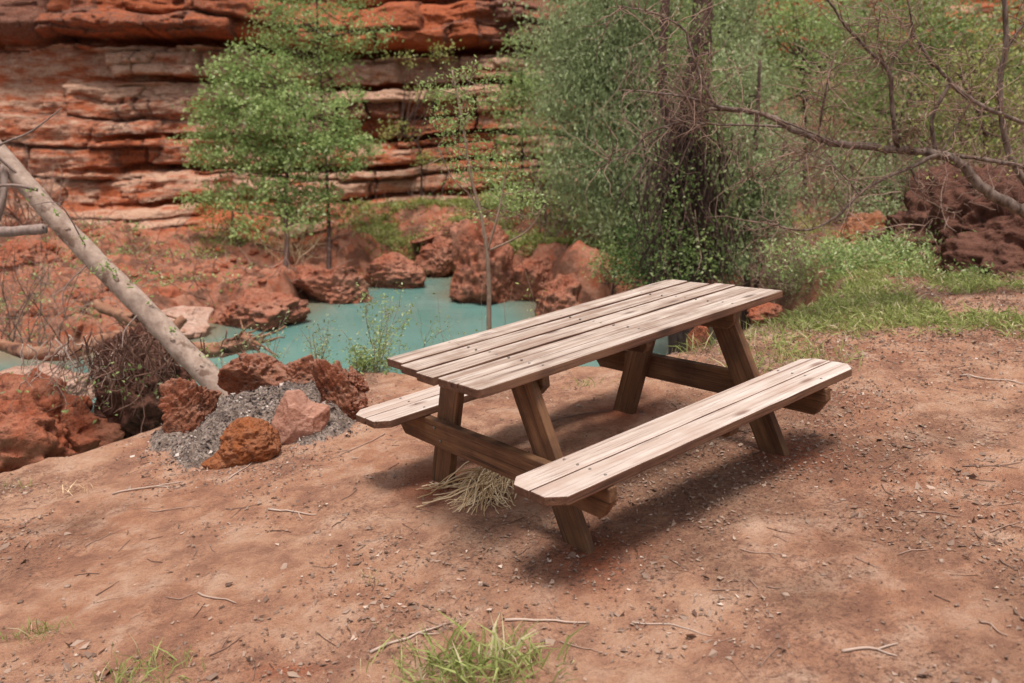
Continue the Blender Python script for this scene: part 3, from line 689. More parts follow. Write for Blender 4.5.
# small slender trees at the middle of the far bank / near bank
b=gz(489,330,7.0)
t=tree('slender forked sapling rising behind the tabletop in front of the pool','sapling','sapling',b,[b,at(489,328,7.),at(489,290,7.),at(487,252,7.),at(481,215,7.05),at(470,172,7.1),at(462,120,7.15),at(452,70,7.2)],
 [(465,150,22,40,7.1,.8),(445,110,26,28,7.2,.7),(470,85,30,26,7.2,.7),(430,95,18,16,7.2,.5),(520,205,24,22,7.05,.55),(500,165,24,26,7.1,.6),(540,200,14,10,7,.4),(480,215,14,10,7,.3)],'leaf_a','bark_sap',.036,16,8,.055,.024,.008,103,nb=30,br=.4,
 extra=[([at(487,252,7.),at(496,222,6.98),at(503,190,7.),at(508,150,7.)],.012,.004),([at(490,250,7.),at(512,240,6.95),at(530,228,6.95),at(545,205,6.95)],.010,.004),([at(481,215,7.05),at(470,195,7.1),at(452,178,7.1),at(440,150,7.1)],.008,.003)],asp=.45)
# shrubs before cliff, middle
specs=[
 ('yellow-green bush growing on the ledge at the foot of the right-hand cliff',[(400,130,22,14,19.6,.6),(430,160,26,12,19.6,.5),(395,60,18,8,20,.4),(445,55,14,14,20,.6),(430,95,22,12,20,.5)],'leaf_y',.07,19.6,(420,170),111),
 ('bright green upright bush against the red cliff left of the grey-green willow',[(520,70,22,24,17.5),(515,35,12,10,17.6),(530,100,32,26,17.5),(505,100,18,22,17.5),(525,140,36,24,17.3),(500,170,22,22,17.2),(540,50,8,8,17.6)],'leaf_a',.075,17.5,(522,205),112),
 ('low bright green shrub at the foot of the upright bush',[(540,190,36,22,16.4),(510,200,22,16,16.5),(575,205,24,18,16.2),(560,160,28,22,16.6)],'leaf_a',.07,16.4,(545,218),113),
 ('small shrub on the far shore between the two craggy rocks',[(480,205,22,12,18,.6),(415,240,16,10,17,.6)],'leaf_b',.06,17.5,(470,215),114),
 ('green shrub trailing down the far bank beside the leafy tree',[(235,200,30,12,17.5,.7),(215,225,18,9,17.3,.6),(195,240,14,8,17,.5),(255,225,20,8,17,.5),(250,270,12,12,16.2,.5)],'leaf_b',.06,17.3,(232,232),115),
]
for (lb,bl,lm,ls,Yd,fp,sd) in specs:
    b=gz(fp[0],fp[1],Yd);tree(lb,'bush','bush',b,[b,at(fp[0],bl[0][1]+20,Yd),at(bl[0][0],bl[0][1],bl[0][4])],bl,lm,'bark_dark',ls,14,12,.12,.03,.01,sd,nb=30)
for (lb,bl,lm,ls,Yd,fp,sd) in [
 ('loose green shrub on the grassy shelf above the tall pinkish boulder',[(600,225,30,20,16,.7),(575,232,20,12,15.8,.6),(625,240,18,14,15,.7)],'leaf_a',.06,15.8,(600,240),116),
 ('small yellowish shrub on the grassy shelf above the craggy boulders',[(470,222,26,14,17,.7),(505,228,18,12,16.8,.7),(440,232,14,10,17,.6)],'leaf_y',.06,17,(470,232),117)]:
    b=gz(fp[0],fp[1],Yd);tree(lb,'bush','bush',b,[b,b+np.array([0,0,.2]),at(bl[0][0],bl[0][1],bl[0][4])],bl,lm,'bark_dark',ls,14,12,.12,.02,.01,sd,nb=20)
b=gz(612,282,12.4);tree('dark green shrub at the pool end just above the back edge of the tabletop','bush','bush',b,[b,b+np.array([0,0,.2]),at(615,262,12.4)],[(615,262,26,20,12.3,1.),(640,275,22,14,11.9,1.)],'leaf_b','bark_dark',.05,14,12,.1,.02,.01,118,nb=20)
# grey-green willow mass (centre)
b=gz(622,255,14.2)
tree('large feathery grey-green willow in the middle behind the table','willow','tree',b,[b,at(620,210,14.2),at(615,140,14.2),at(610,60,14.3),at(605,-20,14.4)],
 [(600,45,44,40,14.5),(640,40,46,46,14.3),(590,95,46,44,14.4),(640,105,48,50,14.2),(610,160,50,46,14.1),(655,165,44,44,14.),(625,215,46,32,13.9,.8),(600,0,50,30,14.6),(655,-15,50,36,14.5),(570,60,26,26,14.8,.7),(560,110,24,20,14.9,.5),(548,40,20,20,14.9,.4),(575,150,22,20,14.7,.5),(690,60,40,50,14.4,.6),(585,190,24,16,14.4,.6)],
 'leaf_c','bark_dark',.075,14,13,.24,.09,.03,121,nb=90,droop=1.4,asp=.32,
 extra=[([b,at(640,180,14),at(655,100,14),at(665,20,14)],.06,.02),([b,at(600,200,14.4),at(580,120,14.5),at(570,60,14.6)],.05,.015)])
b=gz(750,262,11.3)
tree('grey-green bushy tree right of the vine-hung trunk','willow','tree',b,[b,at(750,200,11.3),at(755,150,11.4),at(760,60,11.6)],
 [(745,185,38,38,11.3),(755,225,34,26,11.2),(735,145,34,30,11.5,.8),(775,190,24,30,11.4,.8),(725,235,24,24,11.2,.8),(740,90,40,40,12,.45),(730,262,28,16,10.8)],
 'leaf_c','bark_dark',.055,15,12,.10,.06,.02,122,nb=70,extra=[([b,at(775,200,11.4),at(785,140,11.5)],.03,.01)])
# vine-hung trunk
b=gz(690,272,10.4);root=thing('vine_hung_tree','dark shaggy tree trunk hung with dead vines behind the table','tree',b)
mb=MB();r=np.random.default_rng(130)
q=spline([b-np.array([0,0,.2]),at(694,250,10.4),at(697,190,10.4),at(694,120,10.4),at(700,50,10.5),at(705,-40,10.6)],10);tube(mb,q,np.linspace(.22,.12,len(q)),14,.5,.5,5)
q=spline([at(697,200,10.4),at(675,140,10.4),at(662,80,10.5),at(668,-30,10.6)],8);tube(mb,q,np.linspace(.08,.05,len(q)),9,.5,.4,6)
mb.build('trunk',M['bark_dark'],root)
mb=MB()
for k in range(260):
    px=690+r.normal()*22;py=r.uniform(40,245);p=at(px,py,10.4+r.normal()*.22);w=randwalk(p,(r.normal()*.3,r.normal()*.3,-1),r.uniform(.3,1.1),7,.22,r,-.12)
    tube(mb,w,np.linspace(.006,.003,len(w)),3,r.uniform(0,1))
mb.build('dead_vines',M['twig'],root)
mb=MB()
for k in range(520):
    py=r.uniform(100,258);px=690+r.normal()*(9+13*(py>130));p=at(px,py,10.35+r.normal()*.16);w=randwalk(p,(r.normal()*.2,r.normal()*.2,-1),r.uniform(.3,.9),6,.2,r,-.12);tube(mb,w,np.linspace(.013,.006,len(w)),3,.5)
mb.build('dark_vines',M['bark_dark'],root)
lb=MB()
cc=crown_pts([(695,255,42,26,10.1),(665,225,26,30,10.2,.8),(722,215,20,34,10.3,.6),(690,60,34,60,10.5,.25),(672,270,26,14,10),(700,150,36,60,10.3,.3),(675,180,26,40,10.2,.5),(700,30,26,60,10.1,.35),(668,60,18,50,10.2,.3),(715,120,20,50,10.2,.4)],26,r)
c=np.repeat(cc,10,0)+r.normal(size=(len(cc)*10,3))*.10;leaves(lb,c,.05,.55,.8,.3,None,r);lb.build('leaves',M['leaf_b'],root,smooth=False)
# bushes in the right thicket
thk=[
 ('bright green tree high behind the right thicket','tree','tree',[(800,60,50,46,16),(815,20,46,34,16.2),(780,25,30,30,16.3,.7),(840,95,30,24,16,.6),(850,30,50,40,16.6,.5)],'leaf_a',.07,16,(805,190),141,1.),
 ('yellow-green spring tree at the far right behind the arching limb','tree','tree',[(960,75,40,30,12.5,.6),(1000,110,36,30,12.3,.6),(940,110,30,24,12.6,.5),(1010,40,36,30,12.6,.4),(980,150,40,20,12.2,.4)],'leaf_y',.055,12.4,(985,200),142,1.),
 ('mid green undergrowth bush below the arching limb','bush','bush',[(880,185,40,22,12.8,.8),(850,165,36,24,13.2,.7),(915,175,34,22,13,.7),(830,200,20,16,12.8,.6),(880,215,26,14,12,.7)],'leaf_c',.055,12.8,(880,215),143,1.),
 ('dark green bush deep in the right thicket','bush','bush',[(960,40,44,30,15.4,.9),(1010,80,34,40,15.2,.9),(900,140,40,24,15,.8),(860,110,46,34,15,.7),(910,90,44,36,15.2,.6),(900,30,60,40,15.6,.8),(960,130,60,36,15,.8),(1010,160,40,30,14.6,.6)],'leaf_b',.065,15,(900,190),144,1.),
 ('tall dusty green tree behind the shaggy trunk','tree','tree',[(725,40,44,44,15.5,.8),(740,110,40,36,15.2,.7),(700,100,36,50,15.4,.7),(715,-10,50,30,15.6,.7),(770,150,40,40,15,.6),(690,190,40,40,14.6,.7)],'leaf_c',.065,15.3,(730,215),145,1.),
 ('dark low bush under the shaggy trunk beside the dirt bank','bush','bush',[(648,262,26,22,11.8),(640,235,22,18,12.2,.8),(665,280,20,10,11.2,.8)],'leaf_d',.05,11.8,(650,280),146,1.)]
for (lb,nm,ct,bl,lm,ls,Yd,fp,sd,_k) in thk:
    b=gz(fp[0],fp[1],Yd);tree(lb,nm,ct,b,[b,at(fp[0],(bl[0][1]+fp[1])/2,Yd),at(bl[0][0],bl[0][1],bl[0][4])],bl,lm,'bark_dark',ls,13,11,.13,.05,.012,sd,nb=60)
# far background wood (one mass)
r=np.random.default_rng(150);mb=MB()
cc=crown_pts([(640,60,140,110,20,.5),(800,90,160,120,20,.55),(980,90,160,120,19.5,.55),(900,0,200,80,20,.5),(700,180,90,60,18,.5),(1150,80,140,130,18,.4)],8,r)
c=np.repeat(cc,26,0)+r.normal(size=(len(cc)*26,3))*.28;leaves(mb,c,.12,.5,.8,.3,np.clip(np.repeat(r.uniform(0,.5,len(cc)),26)+r.uniform(0,.5,len(c)),0,1),r)
tag(mb.build('undergrowth',M['leaf_c'],smooth=False),'distant undergrowth filling the slope behind the thicket','undergrowth',kind='stuff')
# dry brush things
br=[
 ('dark tangled pile of dead brush left of the orange earth bank',(800,232,10.2),150,.62,1.0,161,'twig',.006,6,'leaf_dry',1500,.035),
 ('dry twiggy shrub with bare upright stems behind the vertical shoots',(905,185,12.5),20,2.0,.32,162,'twig',.011,5,'leaf_y',500,.05),
 ('dry grey-brown shrub filling the upper right corner',(985,180,11.5),22,2.2,.35,163,'twig',.011,5,'leaf_y',500,.05),
 ('sparse dry shrub between the bushy tree and the arching limb',(820,205,13.2),18,2.0,.33,164,'twig',.011,5,'leaf_b',500,.05),
 ('leafless shrub high behind the shaggy trunk',(745,215,13.),16,2.6,.25,165,'twig',.012,5,'leaf_c',400,.05),
 ('dry leafless shrub at the right edge above the earth mound',(1030,215,10.4),36,1.6,.45,166,'twig',.009,4,None,0,.03),
 ('brown twiggy shrub between the upright bush and the willow',(560,215,15.6),28,2.0,.38,167,'twig',.011,5,'leaf_b',700,.06),
 ('dead twigs sprouting at the base of the leafy tree',(295,285,15.6),40,.9,.4,168,'straw',.006,4,None,0,.03),
 ('tall brown shrub rising behind the right thicket',(870,190,15.5),18,3.,.3,169,'twig',.013,6,'leaf_c',500,.06)]
for (lb,p,st,L,sp,sd,m,r0,sub,lm,nl,ls) in br:
    brush(lb,'dry_shrub','shrub',gz(*p),st,L,sp,sd,m,r0,sub,None,lm,nl,ls,footr=.35 if L>1.5 else .2,jit=.16)
r=np.random.default_rng(401);mb=MB();V0,F0=CS[16]
def bankpts(n,pts):
    P=np.array([at(*p)[:2] for p in pts]);lo=P.min(0);hi=P.max(0);X=r.uniform(lo[0],hi[0],n*4);Y=r.uniform(lo[1],hi[1],n*4)
    k=(sdpoly(X,Y,P)<0)&(sdpoly(X,Y,poly)>-.05);return X[k][:n],Y[k][:n]
BK=[(-60,350,10.2),(150,345,10.3),(190,330,11.8),(230,318,12.4),(300,302,13.6),(345,288,14.8),(455,276,15.8),(600,262,14.8),(620,225,19),(400,208,19.5),(200,232,17.6),(-60,232,16.8)]
x,y=bankpts(230,BK);z=height(x,y)[0]
for k in range(len(x)):
    sz=r.uniform(.03,.10)*(1+1.3*(r.uniform()<.1));f=1+.4*fbm(V0*1.5+k*3.1,3,k)
    a=r.uniform(0,6.28);p=V0*f[:,None]*np.array([sz*r.uniform(.8,1.4),sz,sz*r.uniform(.5,.9)]);p=np.stack([p[:,0]*math.cos(a)-p[:,1]*math.sin(a),p[:,0]*math.sin(a)+p[:,1]*math.cos(a),p[:,2]],1)
    mb.add(p+np.array([x[k],y[k],z[k]+sz*.1]),F0)
tag(mb.build('rubble',M['rock_red']),'small broken red stones strewn over the far bank','rubble',kind='stuff')
mb=MB();x,y=bankpts(900,BK);z=height(x,y)[0]
for k in range(len(x)):
    w=randwalk((x[k],y[k],z[k]+.02),(r.normal(),r.normal(),abs(r.normal())*.7),r.uniform(.2,.7),5,.35,r);tube(mb,w,np.linspace(.008,.004,len(w)),3,r.uniform(0,1))
tag(mb.build('dead_brushwood',M['twig']),'dead sticks and brushwood lying over the far bank','brushwood',kind='stuff')
mb=MB();x,y=bankpts(230,BK);kk=fbm(P3(x,y),3,402)>-.12;x,y=x[kk],y[kk];z=height(x,y)[0];c=np.stack([x,y,z+.06],1);c=np.repeat(c,26,0)+r.normal(size=(len(x)*26,3))*np.array([.14,.14,.08]);leaves(mb,c,.06,.55,.9,.2,None,r)
tag(mb.build('bank_plants',M['leaf_a'],smooth=False),'low green seedlings and ground cover dotted over the far bank','ground cover',kind='stuff')
# dead twigs and roots over the brown mounds
mb=MB()
for k in range(130):
    px=r.uniform(885,1110);py=r.uniform(190,290);p=at(px,py,8.6);p[1]=r.uniform(7.9,9.3);p=at(px,py,p[1]);w=randwalk(p,(r.normal(),-.2,r.normal()*.5),r.uniform(.2,.8),6,.3,r);tube(mb,w,np.linspace(.006,.003,len(w)),3,r.uniform(0,1))
tag(mb.build('mound_brushwood',M['twig']),'dead twigs and roots tangled over the brown earth mounds','brushwood',kind='stuff')
# roots on left clump + twigs over left bank
M['root']=leafmat('root_brown',(.07,.032,.024),(.26,.145,.11),None,0.)
def rootmass(label,c,n,seed,sx,L,m='root',Yd=7.2,y0=0,sg=1):
    r=np.random.default_rng(seed);root=thing('hanging_roots',label,'roots',c);mb=MB()
    for k in range(n):
        p=np.array(c)+np.array([r.normal()*sx,r.uniform(-.35,.1),r.uniform(-.05,.25)]);w=randwalk(p,(r.normal()*.5,-.25*sg,-.8),r.uniform(.4,1.)*L,10,.38,r,-.10)
        rr=r.uniform(.002,.0075);tube(mb,w,np.linspace(rr,rr*.4,len(w)),4,r.uniform(0,1))
    mb.build('roots',M[m],root);lb=MB();leaves(lb,np.array(c)+r.normal(size=(60,3))*np.array([sx,.1,.12])+np.array([.1,-.35,-.15]),.04,.5,.8,.2,None,r);lb.build('leaves',M['leaf_a'],root,smooth=False)
rootmass('tangle of dead roots hanging from the dark earth clump left of the leaning trunk',at(138,352,6.75),120,171,.27,.8)
rootmass('thin roots and tendrils trailing over the red ledge',at(75,362,6.9),46,172,.28,.6,'twig_pale')
brush('bare tangled brush at the left edge in front of the red slope','dry_shrub','shrub',at(12,345,9.5),60,1.5,.5,174,'twig',.006,5,None,'leaf_b',150,.035,footr=.3)
brush('dead twiggy bush on the cliff foot at the far left','dry_shrub','shrub',gz(25,235,16.8),50,1.8,.5,175,'twig',.011,5,footr=.5)
# ------------------------------------------------------------------ leaning pale trunk
base=gz(222,392,6.15);root=thing('leaning_tree','pale-barked trunk leaning from the fire ring to the upper left','tree',base)
pl=[at(250,418,6.15),at(222,390,6.18),at(185,352,6.25),at(140,305,6.3),at(95,260,6.35),at(50,212,6.4),at(10,165,6.45),at(-60,80,6.5),at(-150,-60,6.6)]
mb=MB();q=spline(pl,14);rad=np.interp(np.linspace(0,1,len(q)),[0,.12,.5,1],[.112,.096,.080,.060]);tube(mb,q,rad,20,.5,.10,9)
r=np.random.default_rng(181)
for k in range(16):      # knots
    j=r.integers(14,len(q)-20);a=r.uniform(0,6.28);d=np.array([math.cos(a)*.5,-abs(math.sin(a)),.5]);d=unit(d)
    v,f=rock_v(q[j]+d*rad[j]*.93,(.018,.018,.022),k+3,n=16,rough=.3,pits=0);mb.add(v,f)
mb.build('trunk',M['bark_pale'],root)
mb=MB();lb=MB()
for (pts,a,b_) in [([at(20,176,6.4),at(-5,150,6.3),at(30,132,6.2),at(62,108,6.2)],.012,.004),([at(38,190,6.3),at(10,185,6.2),at(-30,190,6.2)],.014,.008),([at(85,245,6.3),at(60,205,6.1),at(30,205,6.)],.006,.003),([at(140,312,6.25),at(125,330,6.1),at(122,348,6.)],.007,.003),([at(90,262,6.3),at(64,290,6.2),at(66,320,6.2)],.006,.003),([at(5,165,6.4),at(2,205,6.3),at(-20,260,6.3)],.03,.02)]:
    w=spline(pts,6);tube(mb,w,np.linspace(a,b_,len(w)),5,.8)
mb.build('branches',M['bark_grey'],root)
for (px,py,n) in [(105,265,16),(133,283,14),(98,270,12),(80,237,8),(35,192,8),(58,212,6),(150,297,8),(215,395,10),(205,352,10),(168,330,6),(190,382,8),(112,272,10)]:
    c=at(px,py,6.2);leaves(lb,c+r.normal(size=(n,3))*.028,.034,.6,.8,0,None,r)
lb.build('leaves',M['leaf_a'],root,smooth=False)
# grey horizontal branch left
mb=MB();w=spline([at(-60,230,7.8),at(0,232,7.8),at(45,229,7.8)],8);tube(mb,w,np.linspace(.06,.045,len(w)),9,.5,.2,3)
mb2=mb.build('fallen_branch',M['bark_grey']);tag(mb2,'thick grey broken branch poking in behind the leaning trunk at the left edge','branch')
# driftwood
mb=MB();w=spline([at(-60,338,8.3),at(0,345,8.3),at(30,353,8.2),at(70,352,8.2),at(110,338,8.3),at(150,332,8.4)],10);tube(mb,w,np.interp(np.arange(len(w))/len(w),[0,.5,1],[.05,.075,.05]),12,.5,.35,4)
tag(mb.build('driftwood_log',M['drift']),'long brown driftwood log lying along the top of the red ledge','log')
mb=MB();w=spline([at(96,304,9.),at(125,317,8.9),at(150,328,8.8),at(180,345,8.6),at(215,350,8.5),at(240,345,8.4),at(254,342,8.4)],10);tube(mb,w,np.interp(np.arange(len(w))/len(w),[0,.25,.6,.95,1],[.05,.07,.085,.075,.05]),18,.5,.55,8)
r=np.random.default_rng(77)
for k in range(46):
    j=r.integers(10,len(w)-1);u=w[j]+r.normal(size=3)*.05;e=randwalk(u,(w[min(j+4,len(w)-1)]-w[j-4])+r.normal(size=3)*.10,r.uniform(.15,.5),5,.15,r);tube(mb,e,np.linspace(.022,.007,len(e)),5,.5,.4,k)
w=spline([at(185,350,8.6),at(170,335,8.7),at(185,318,8.8)],8);tube(mb,w,np.linspace(.09,.04,len(w)),10,.5,.5,5)
tag(mb.build('driftwood_log',M['drift']),'ragged driftwood log with a broken end reaching over the turquoise water','log')
# ------------------------------------------------------------------ arching bare limb tree
base=gz(1130,330,6.4);root=thing('bare_tree','leafless tree whose long limb arches in from the right edge','tree',base)
mb=MB();tw_=MB()
def limb(pts,a,b_,n=9,t=.5,m=None,tw=1.0,seed=0):
    r=np.random.default_rng(seed+900);w=spline([at(*p) if len(p)==3 and isinstance(p,tuple) else p for p in pts],8)
    w=w+r.normal(size=w.shape)*a*.10;tube(m or mb,w,np.linspace(a,b_,len(w)),n,t,.15,seed)
    k=int(len(w)*tw*1.7)
    for j in range(k):
        i0=r.integers(len(w)//5,len(w));d=unit(r.normal(size=3)+np.array([-.3,0,.3]));L=r.uniform(.12,.55)
        u=randwalk(w[i0],d,L,6,.28,r);rr=r.uniform(.002,.0045);tube(tw_,u,np.linspace(rr,rr*.4,len(u)),4,r.uniform(.2,1))
        if r.uniform()<.6:
            u2=randwalk(u[3],u[3]-u[1]+r.normal(size=3)*.06,L*.5,5,.3,r);tube(tw_,u2,np.linspace(rr*.5,rr*.25,len(u2)),3,r.uniform(.2,1))
tube(mb,spline([base-np.array([0,0,.2]),at(1110,290,6.4),at(1070,245,6.4),at(1024,212,6.4)],8),np.linspace(.07,.042,25),14,.5,.2,1)
limb([(1026,213,6.4),(985,190,6.4),(962,165,6.4),(935,154,6.4),(880,148,6.4),(830,142,6.35),(795,130,6.3),(768,116,6.3),(740,110,6.3)],.042,.016,12,.5,None,.5,1)
limb([(740,110,6.3),(715,106,6.25),(690,98,6.2),(650,92,6.2),(622,90,6.2)],.015,.004,7,.5,None,1.0,2)
limb([(742,111,6.3),(710,110,6.3),(680,122,6.3),(650,133,6.3),(632,150,6.3),(600,168,6.3)],.015,.004,7,.5,None,1.,3)
limb([(788,127,6.3),(750,125,6.25),(710,124,6.2),(672,118,6.2)],.011,.004,6,.5,None,.8,4)
limb([(715,106,6.25),(702,80,6.2),(690,48,6.2),(683,28,6.2),(650,12,6.2),(618,6,6.2)],.014,.004,7,.5,None,1.,5)
limb([(680,110,6.3),(690,88,6.2),(705,68,6.2)],.008,.004,6,.8,None,.6,6)
limb([(897,148,6.4),(892,105,6.35),(889,72,6.3),(868,50,6.3),(845,25,6.3),(822,-10,6.3)],.020,.007,8,.5,None,.9,7)
limb([(889,72,6.3),(898,50,6.3),(912,32,6.3),(906,-10,6.3)],.010,.005,7,.5,None,.9,8)
limb([(889,72,6.3),(878,45,6.3),(880,10,6.3)],.007,.003,6,.5,None,.9,9)
limb([(818,139,6.35),(822,110,6.3),(828,80,6.3),(832,60,6.3)],.010,.004,6,.5,None,1.2,10)
limb([(936,153,6.4),(932,120,6.4),(945,92,6.4),(950,82,6.4),(930,60,6.4),(912,32,6.4)],.016,.012,8,.5,None,.8,11)
limb([(950,84,6.4),(965,95,6.4),(990,110,6.4),(1040,128,6.4)],.016,.016,8,.5,None,.6,12)
limb([(942,152,6.4),(958,125,6.4),(972,100,6.4)],.008,.004,6,.5,None,1.,13)
limb([(912,167,6.3),(885,178,6.3),(862,192,6.3),(838,215,6.2),(812,229,6.2),(785,228,6.1),(760,216,6.1)],.014,.005,7,.9,None,.9,14)
limb([(955,160,6.4),(935,156,6.3),(912,167,6.3)],.02,.014,7,.5,None,.2,15)
limb([(911,168,6.3),(918,185,6.3),(925,200,6.3)],.010,.004,6,.5,None,1.,16)
limb([(1045,172,6.4),(1000,162,6.4),(960,156,6.4)],.02,.014,8,.5,None,.8,17)
limb([(768,116,6.3),(800,128,6.25),(840,146,6.2)],.008,.006,6,.9,None,.8,18)
limb([(860,196,6.2),(840,172,6.2),(815,156,6.2),(770,148,6.2)],.006,.003,5,.9,None,1.5,19)
limb([(830,142,6.35),(800,160,6.3),(770,178,6.2),(740,180,6.2)],.007,.003,5,.8,None,1.2,20)
limb([(1003,-20,6.8),(1006,40,6.8),(1000,90,6.8),(1008,150,6.8),(1030,190,6.8)],.018,.026,8,.5,None,.8,21)
limb([(1040,10,6.8),(1015,35,6.8),(1004,60,6.8)],.012,.009,8,.5,None,.8,22)
mb.build('limb',M['bark_mid'],root);tw_.build('twigs',M['twig'],root)
lb=MB();r=np.random.default_rng(190);c=np.stack([at(r.uniform(860,1024),r.uniform(20,180),6.35+r.normal()*.25) for _ in range(160)]);leaves(lb,c,.03,.5,.8,0,None,r);lb.build('leaves',M['leaf_y'],root,smooth=False)
mb=MB()
r=np.random.default_rng(191);c=at(912,130,6.3)+r.normal(size=(230,3))*np.array([.07,.06,.08]);leaves(mb,c,.04,.4,.5,0,None,r,jit=.1)
tag(mb.build('leaf_clump',M['leaf_dry']),'small clump of dead leaves and debris caught on the arching limb','leaf clump')
# ------------------------------------------------------------------ grass & small plants
def blades(mb,x,y,L,r,lean=.5,w=.09,z=None,tone=None):
    n=len(x);z=height(x,y)[0]-.004 if z is None else z
    P0=np.stack([x,y,z],1);d=unit(np.stack([r.normal(size=n)*lean,r.normal(size=n)*lean,np.ones(n)],1));Ln=(L*r.uniform(.45,1.2,n))[:,None]
    s=unit(np.cross(d,unit(r.normal(size=(n,3)))))*Ln*w*.5
    mid=P0+d*Ln*.55;tip=P0+d*Ln+np.stack([d[:,0],d[:,1],-np.abs(r.normal(size=n))*.5],1)*Ln*.35
    V=np.stack([P0-s*.7,P0+s*.7,mid+s,mid-s,mid-s,mid+s,tip+s*.1,tip-s*.1],1).reshape(-1,3)
    mb.add(V,np.arange(8*n).reshape(-1,4),np.repeat(r.uniform(0,1,n) if tone is None else tone,8))
def tuft(label,px,py,n,L,spread,seed,m='grass',lean=.6,name='grass_tuft',cat='grass tuft',w=.05,group=None):
    r=np.random.default_rng(seed);c=gp(px,py);c[2]=H1(c[0],c[1]);mb=MB()
    x=c[0]+r.normal(size=n)*spread*1.35;y=c[1]+r.normal(size=n)*spread;blades(mb,x,y,L,r,lean,w)
    o=mb.build(name,M[m],loc=tuple(c));return tag(o,label,cat,group)
G='grass tufts in the foreground dirt'
tuft('large green grass tuft at the bottom edge below the table',470,676,190,.16,.075,201,group=G)
tuft('left arm of straggling grass beside the large bottom tuft',425,672,80,.13,.07,202,group=G)
tuft('thin right-hand grass clump beside the large bottom tuft',515,668,70,.13,.05,203,group=G)
tuft('green grass tuft at the bottom edge left of centre',142,682,110,.10,.07,204,group=G)
tuft('small grass tuft at the left edge near the bottom corner',28,638,50,.08,.035,205,group=G)
tuft('tiny grass tuft just right of the bottom-left tuft',50,634,36,.06,.03,206,group=G)
tuft('thin dry grass tuft on the left dirt',72,492,30,.07,.05,207,'straw',group=G)
tuft('small sprig of grass at the far left under the red ledge',14,486,26,.07,.04,208,group=G)
tuft('small green sprig left of the straw bundle',372,580,16,.05,.02,209,group=G)
tuft('green tuft behind the front bench at its far end',785,362,240,.13,.16,210,group='grass tufts beyond the table')
tuft('green tuft beyond the table top corner',770,334,220,.12,.22,211,group='grass tufts beyond the table')
tuft('round grass tuft at the near edge of the grass patch',832,292,160,.13,.10,212,group='grass tufts beyond the table')
tuft('pale grass tuft seen between the far table legs',700,345,150,.14,.14,213,group='grass tufts beyond the table')
tuft('tiny green tuft seen under the tabletop',584,384,40,.08,.04,214,group='grass tufts beyond the table')
# straw bundle under bench
r=np.random.default_rng(220);c=gp(478,500);c[2]=H1(c[0],c[1]);mb=MB()
for k in range(140):
    a=-math.pi/2-abs(r.normal())*.7+.2;p=c+np.array([r.normal()*.05+.07,.16+r.normal()*.05,.02+abs(r.normal())*.045]);L=r.uniform(.16,.40)
    if k%5==0:a=r.uniform(-3.3,-2.6);L*=1.1
    d=np.array([math.cos(a),math.sin(a),.20]);w=[p]
    for s_ in range(7):
        d=unit(d+np.array([r.normal()*.14,r.normal()*.14,-.20]));nxt=w[-1]+d*L/7;nxt[2]=max(nxt[2],GX*nxt[0]+.010+r.uniform(0,.02));w.append(nxt)
    rr=r.uniform(.0025,.0052);tube(mb,w,np.linspace(rr,rr*.6,8),4,r.uniform(0,1))
tag(mb.build('straw_bundle',M['straw'],loc=tuple(c)),'bundle of dry straw-coloured grass lying under the near seat beam','dry grass')
# grass cover
r=np.random.default_rng(230);mb=MB()
def scatter(px0,px1,py0,py1,n,plane=True,Y0=None,Y1=None):
    x=[];y=[]
    a=[gp(px0,py1),gp(px1,py1),gp(px1,py0),gp(px0,py0)]
    P=np.array(a)[:,:2];lo=P.min(0);hi=P.max(0);X=r.uniform(lo[0],hi[0],n*3);Y=r.uniform(lo[1],hi[1],n*3)
    k=sdpoly(X,Y,P)<0;return X[k][:n],Y[k][:n]
x,y=scatter(770,1180,258,372,60000);q=P3(x,y)
wgt=.75*sst(-.0,.5,fbm(q*2.6,4,231)+.45*sst(5.6,7.2,y)-.05)*sst(4.9,6.3,y+.5*fbm(q,3,9)+.25*(x-3));k=r.uniform(0,1,len(x))<wgt;blades(mb,x[k],y[k],.085,r,.9,.10)
x,y=scatter(660,800,285,345,6000);q=P3(x,y);k=r.uniform(0,1,len(x))<sst(.1,.4,fbm(q*2.5,3,232))*.6;blades(mb,x[k],y[k],.07,r,.7,.09)
tag(mb.build('grass',M['grass']),'patch of short green grass at the right beyond the table','grass',kind='stuff')
mb=MB()
def scfar(pts,n,Yr):
    xs_=[];
    P=np.array([at(*p)[:2] for p in pts]);lo=P.min(0);hi=P.max(0);X=r.uniform(lo[0],hi[0],n*3);Y=r.uniform(lo[1],hi[1],n*3);k=sdpoly(X,Y,P)<0;return X[k][:n],Y[k][:n]
x,y=scfar([(345,258,16.2),(440,245,16.4),(520,262,14.9),(640,268,14.),(650,215,20),(560,205,20.5),(390,205,20),(320,212,18.6)],70000,0);q=P3(x,y);k=r.uniform(0,1,len(x))<sst(-3.6,-2.6,x+.8*fbm(q*.8,3,236))*sst(-.4,.25,fbm(q*1.0,3,233));blades(mb,x[k],y[k],.17,r,.9,.15)
x,y=scfar([(190,300,15.6),(250,300,15.8),(300,225,19),(180,225,18.5)],3000,0);q=P3(x,y);k=r.uniform(0,1,len(x))<sst(.0,.5,fbm(q*1.2,3,234));blades(mb,x[k],y[k],.12,r,.7,.13)
x,y=scfar([(740,268,10.5),(900,262,9.6),(940,225,13),(780,225,13)],7000,0);q=P3(x,y);k=r.uniform(0,1,len(x))<sst(-.3,.3,fbm(q*1.4,3,235));blades(mb,x[k],y[k],.14,r,.7,.10)
tag(mb.build('shore_grass',M['leaf_y']),'yellowish green grass on the banks across the pool and under the thicket','grass',kind='stuff')
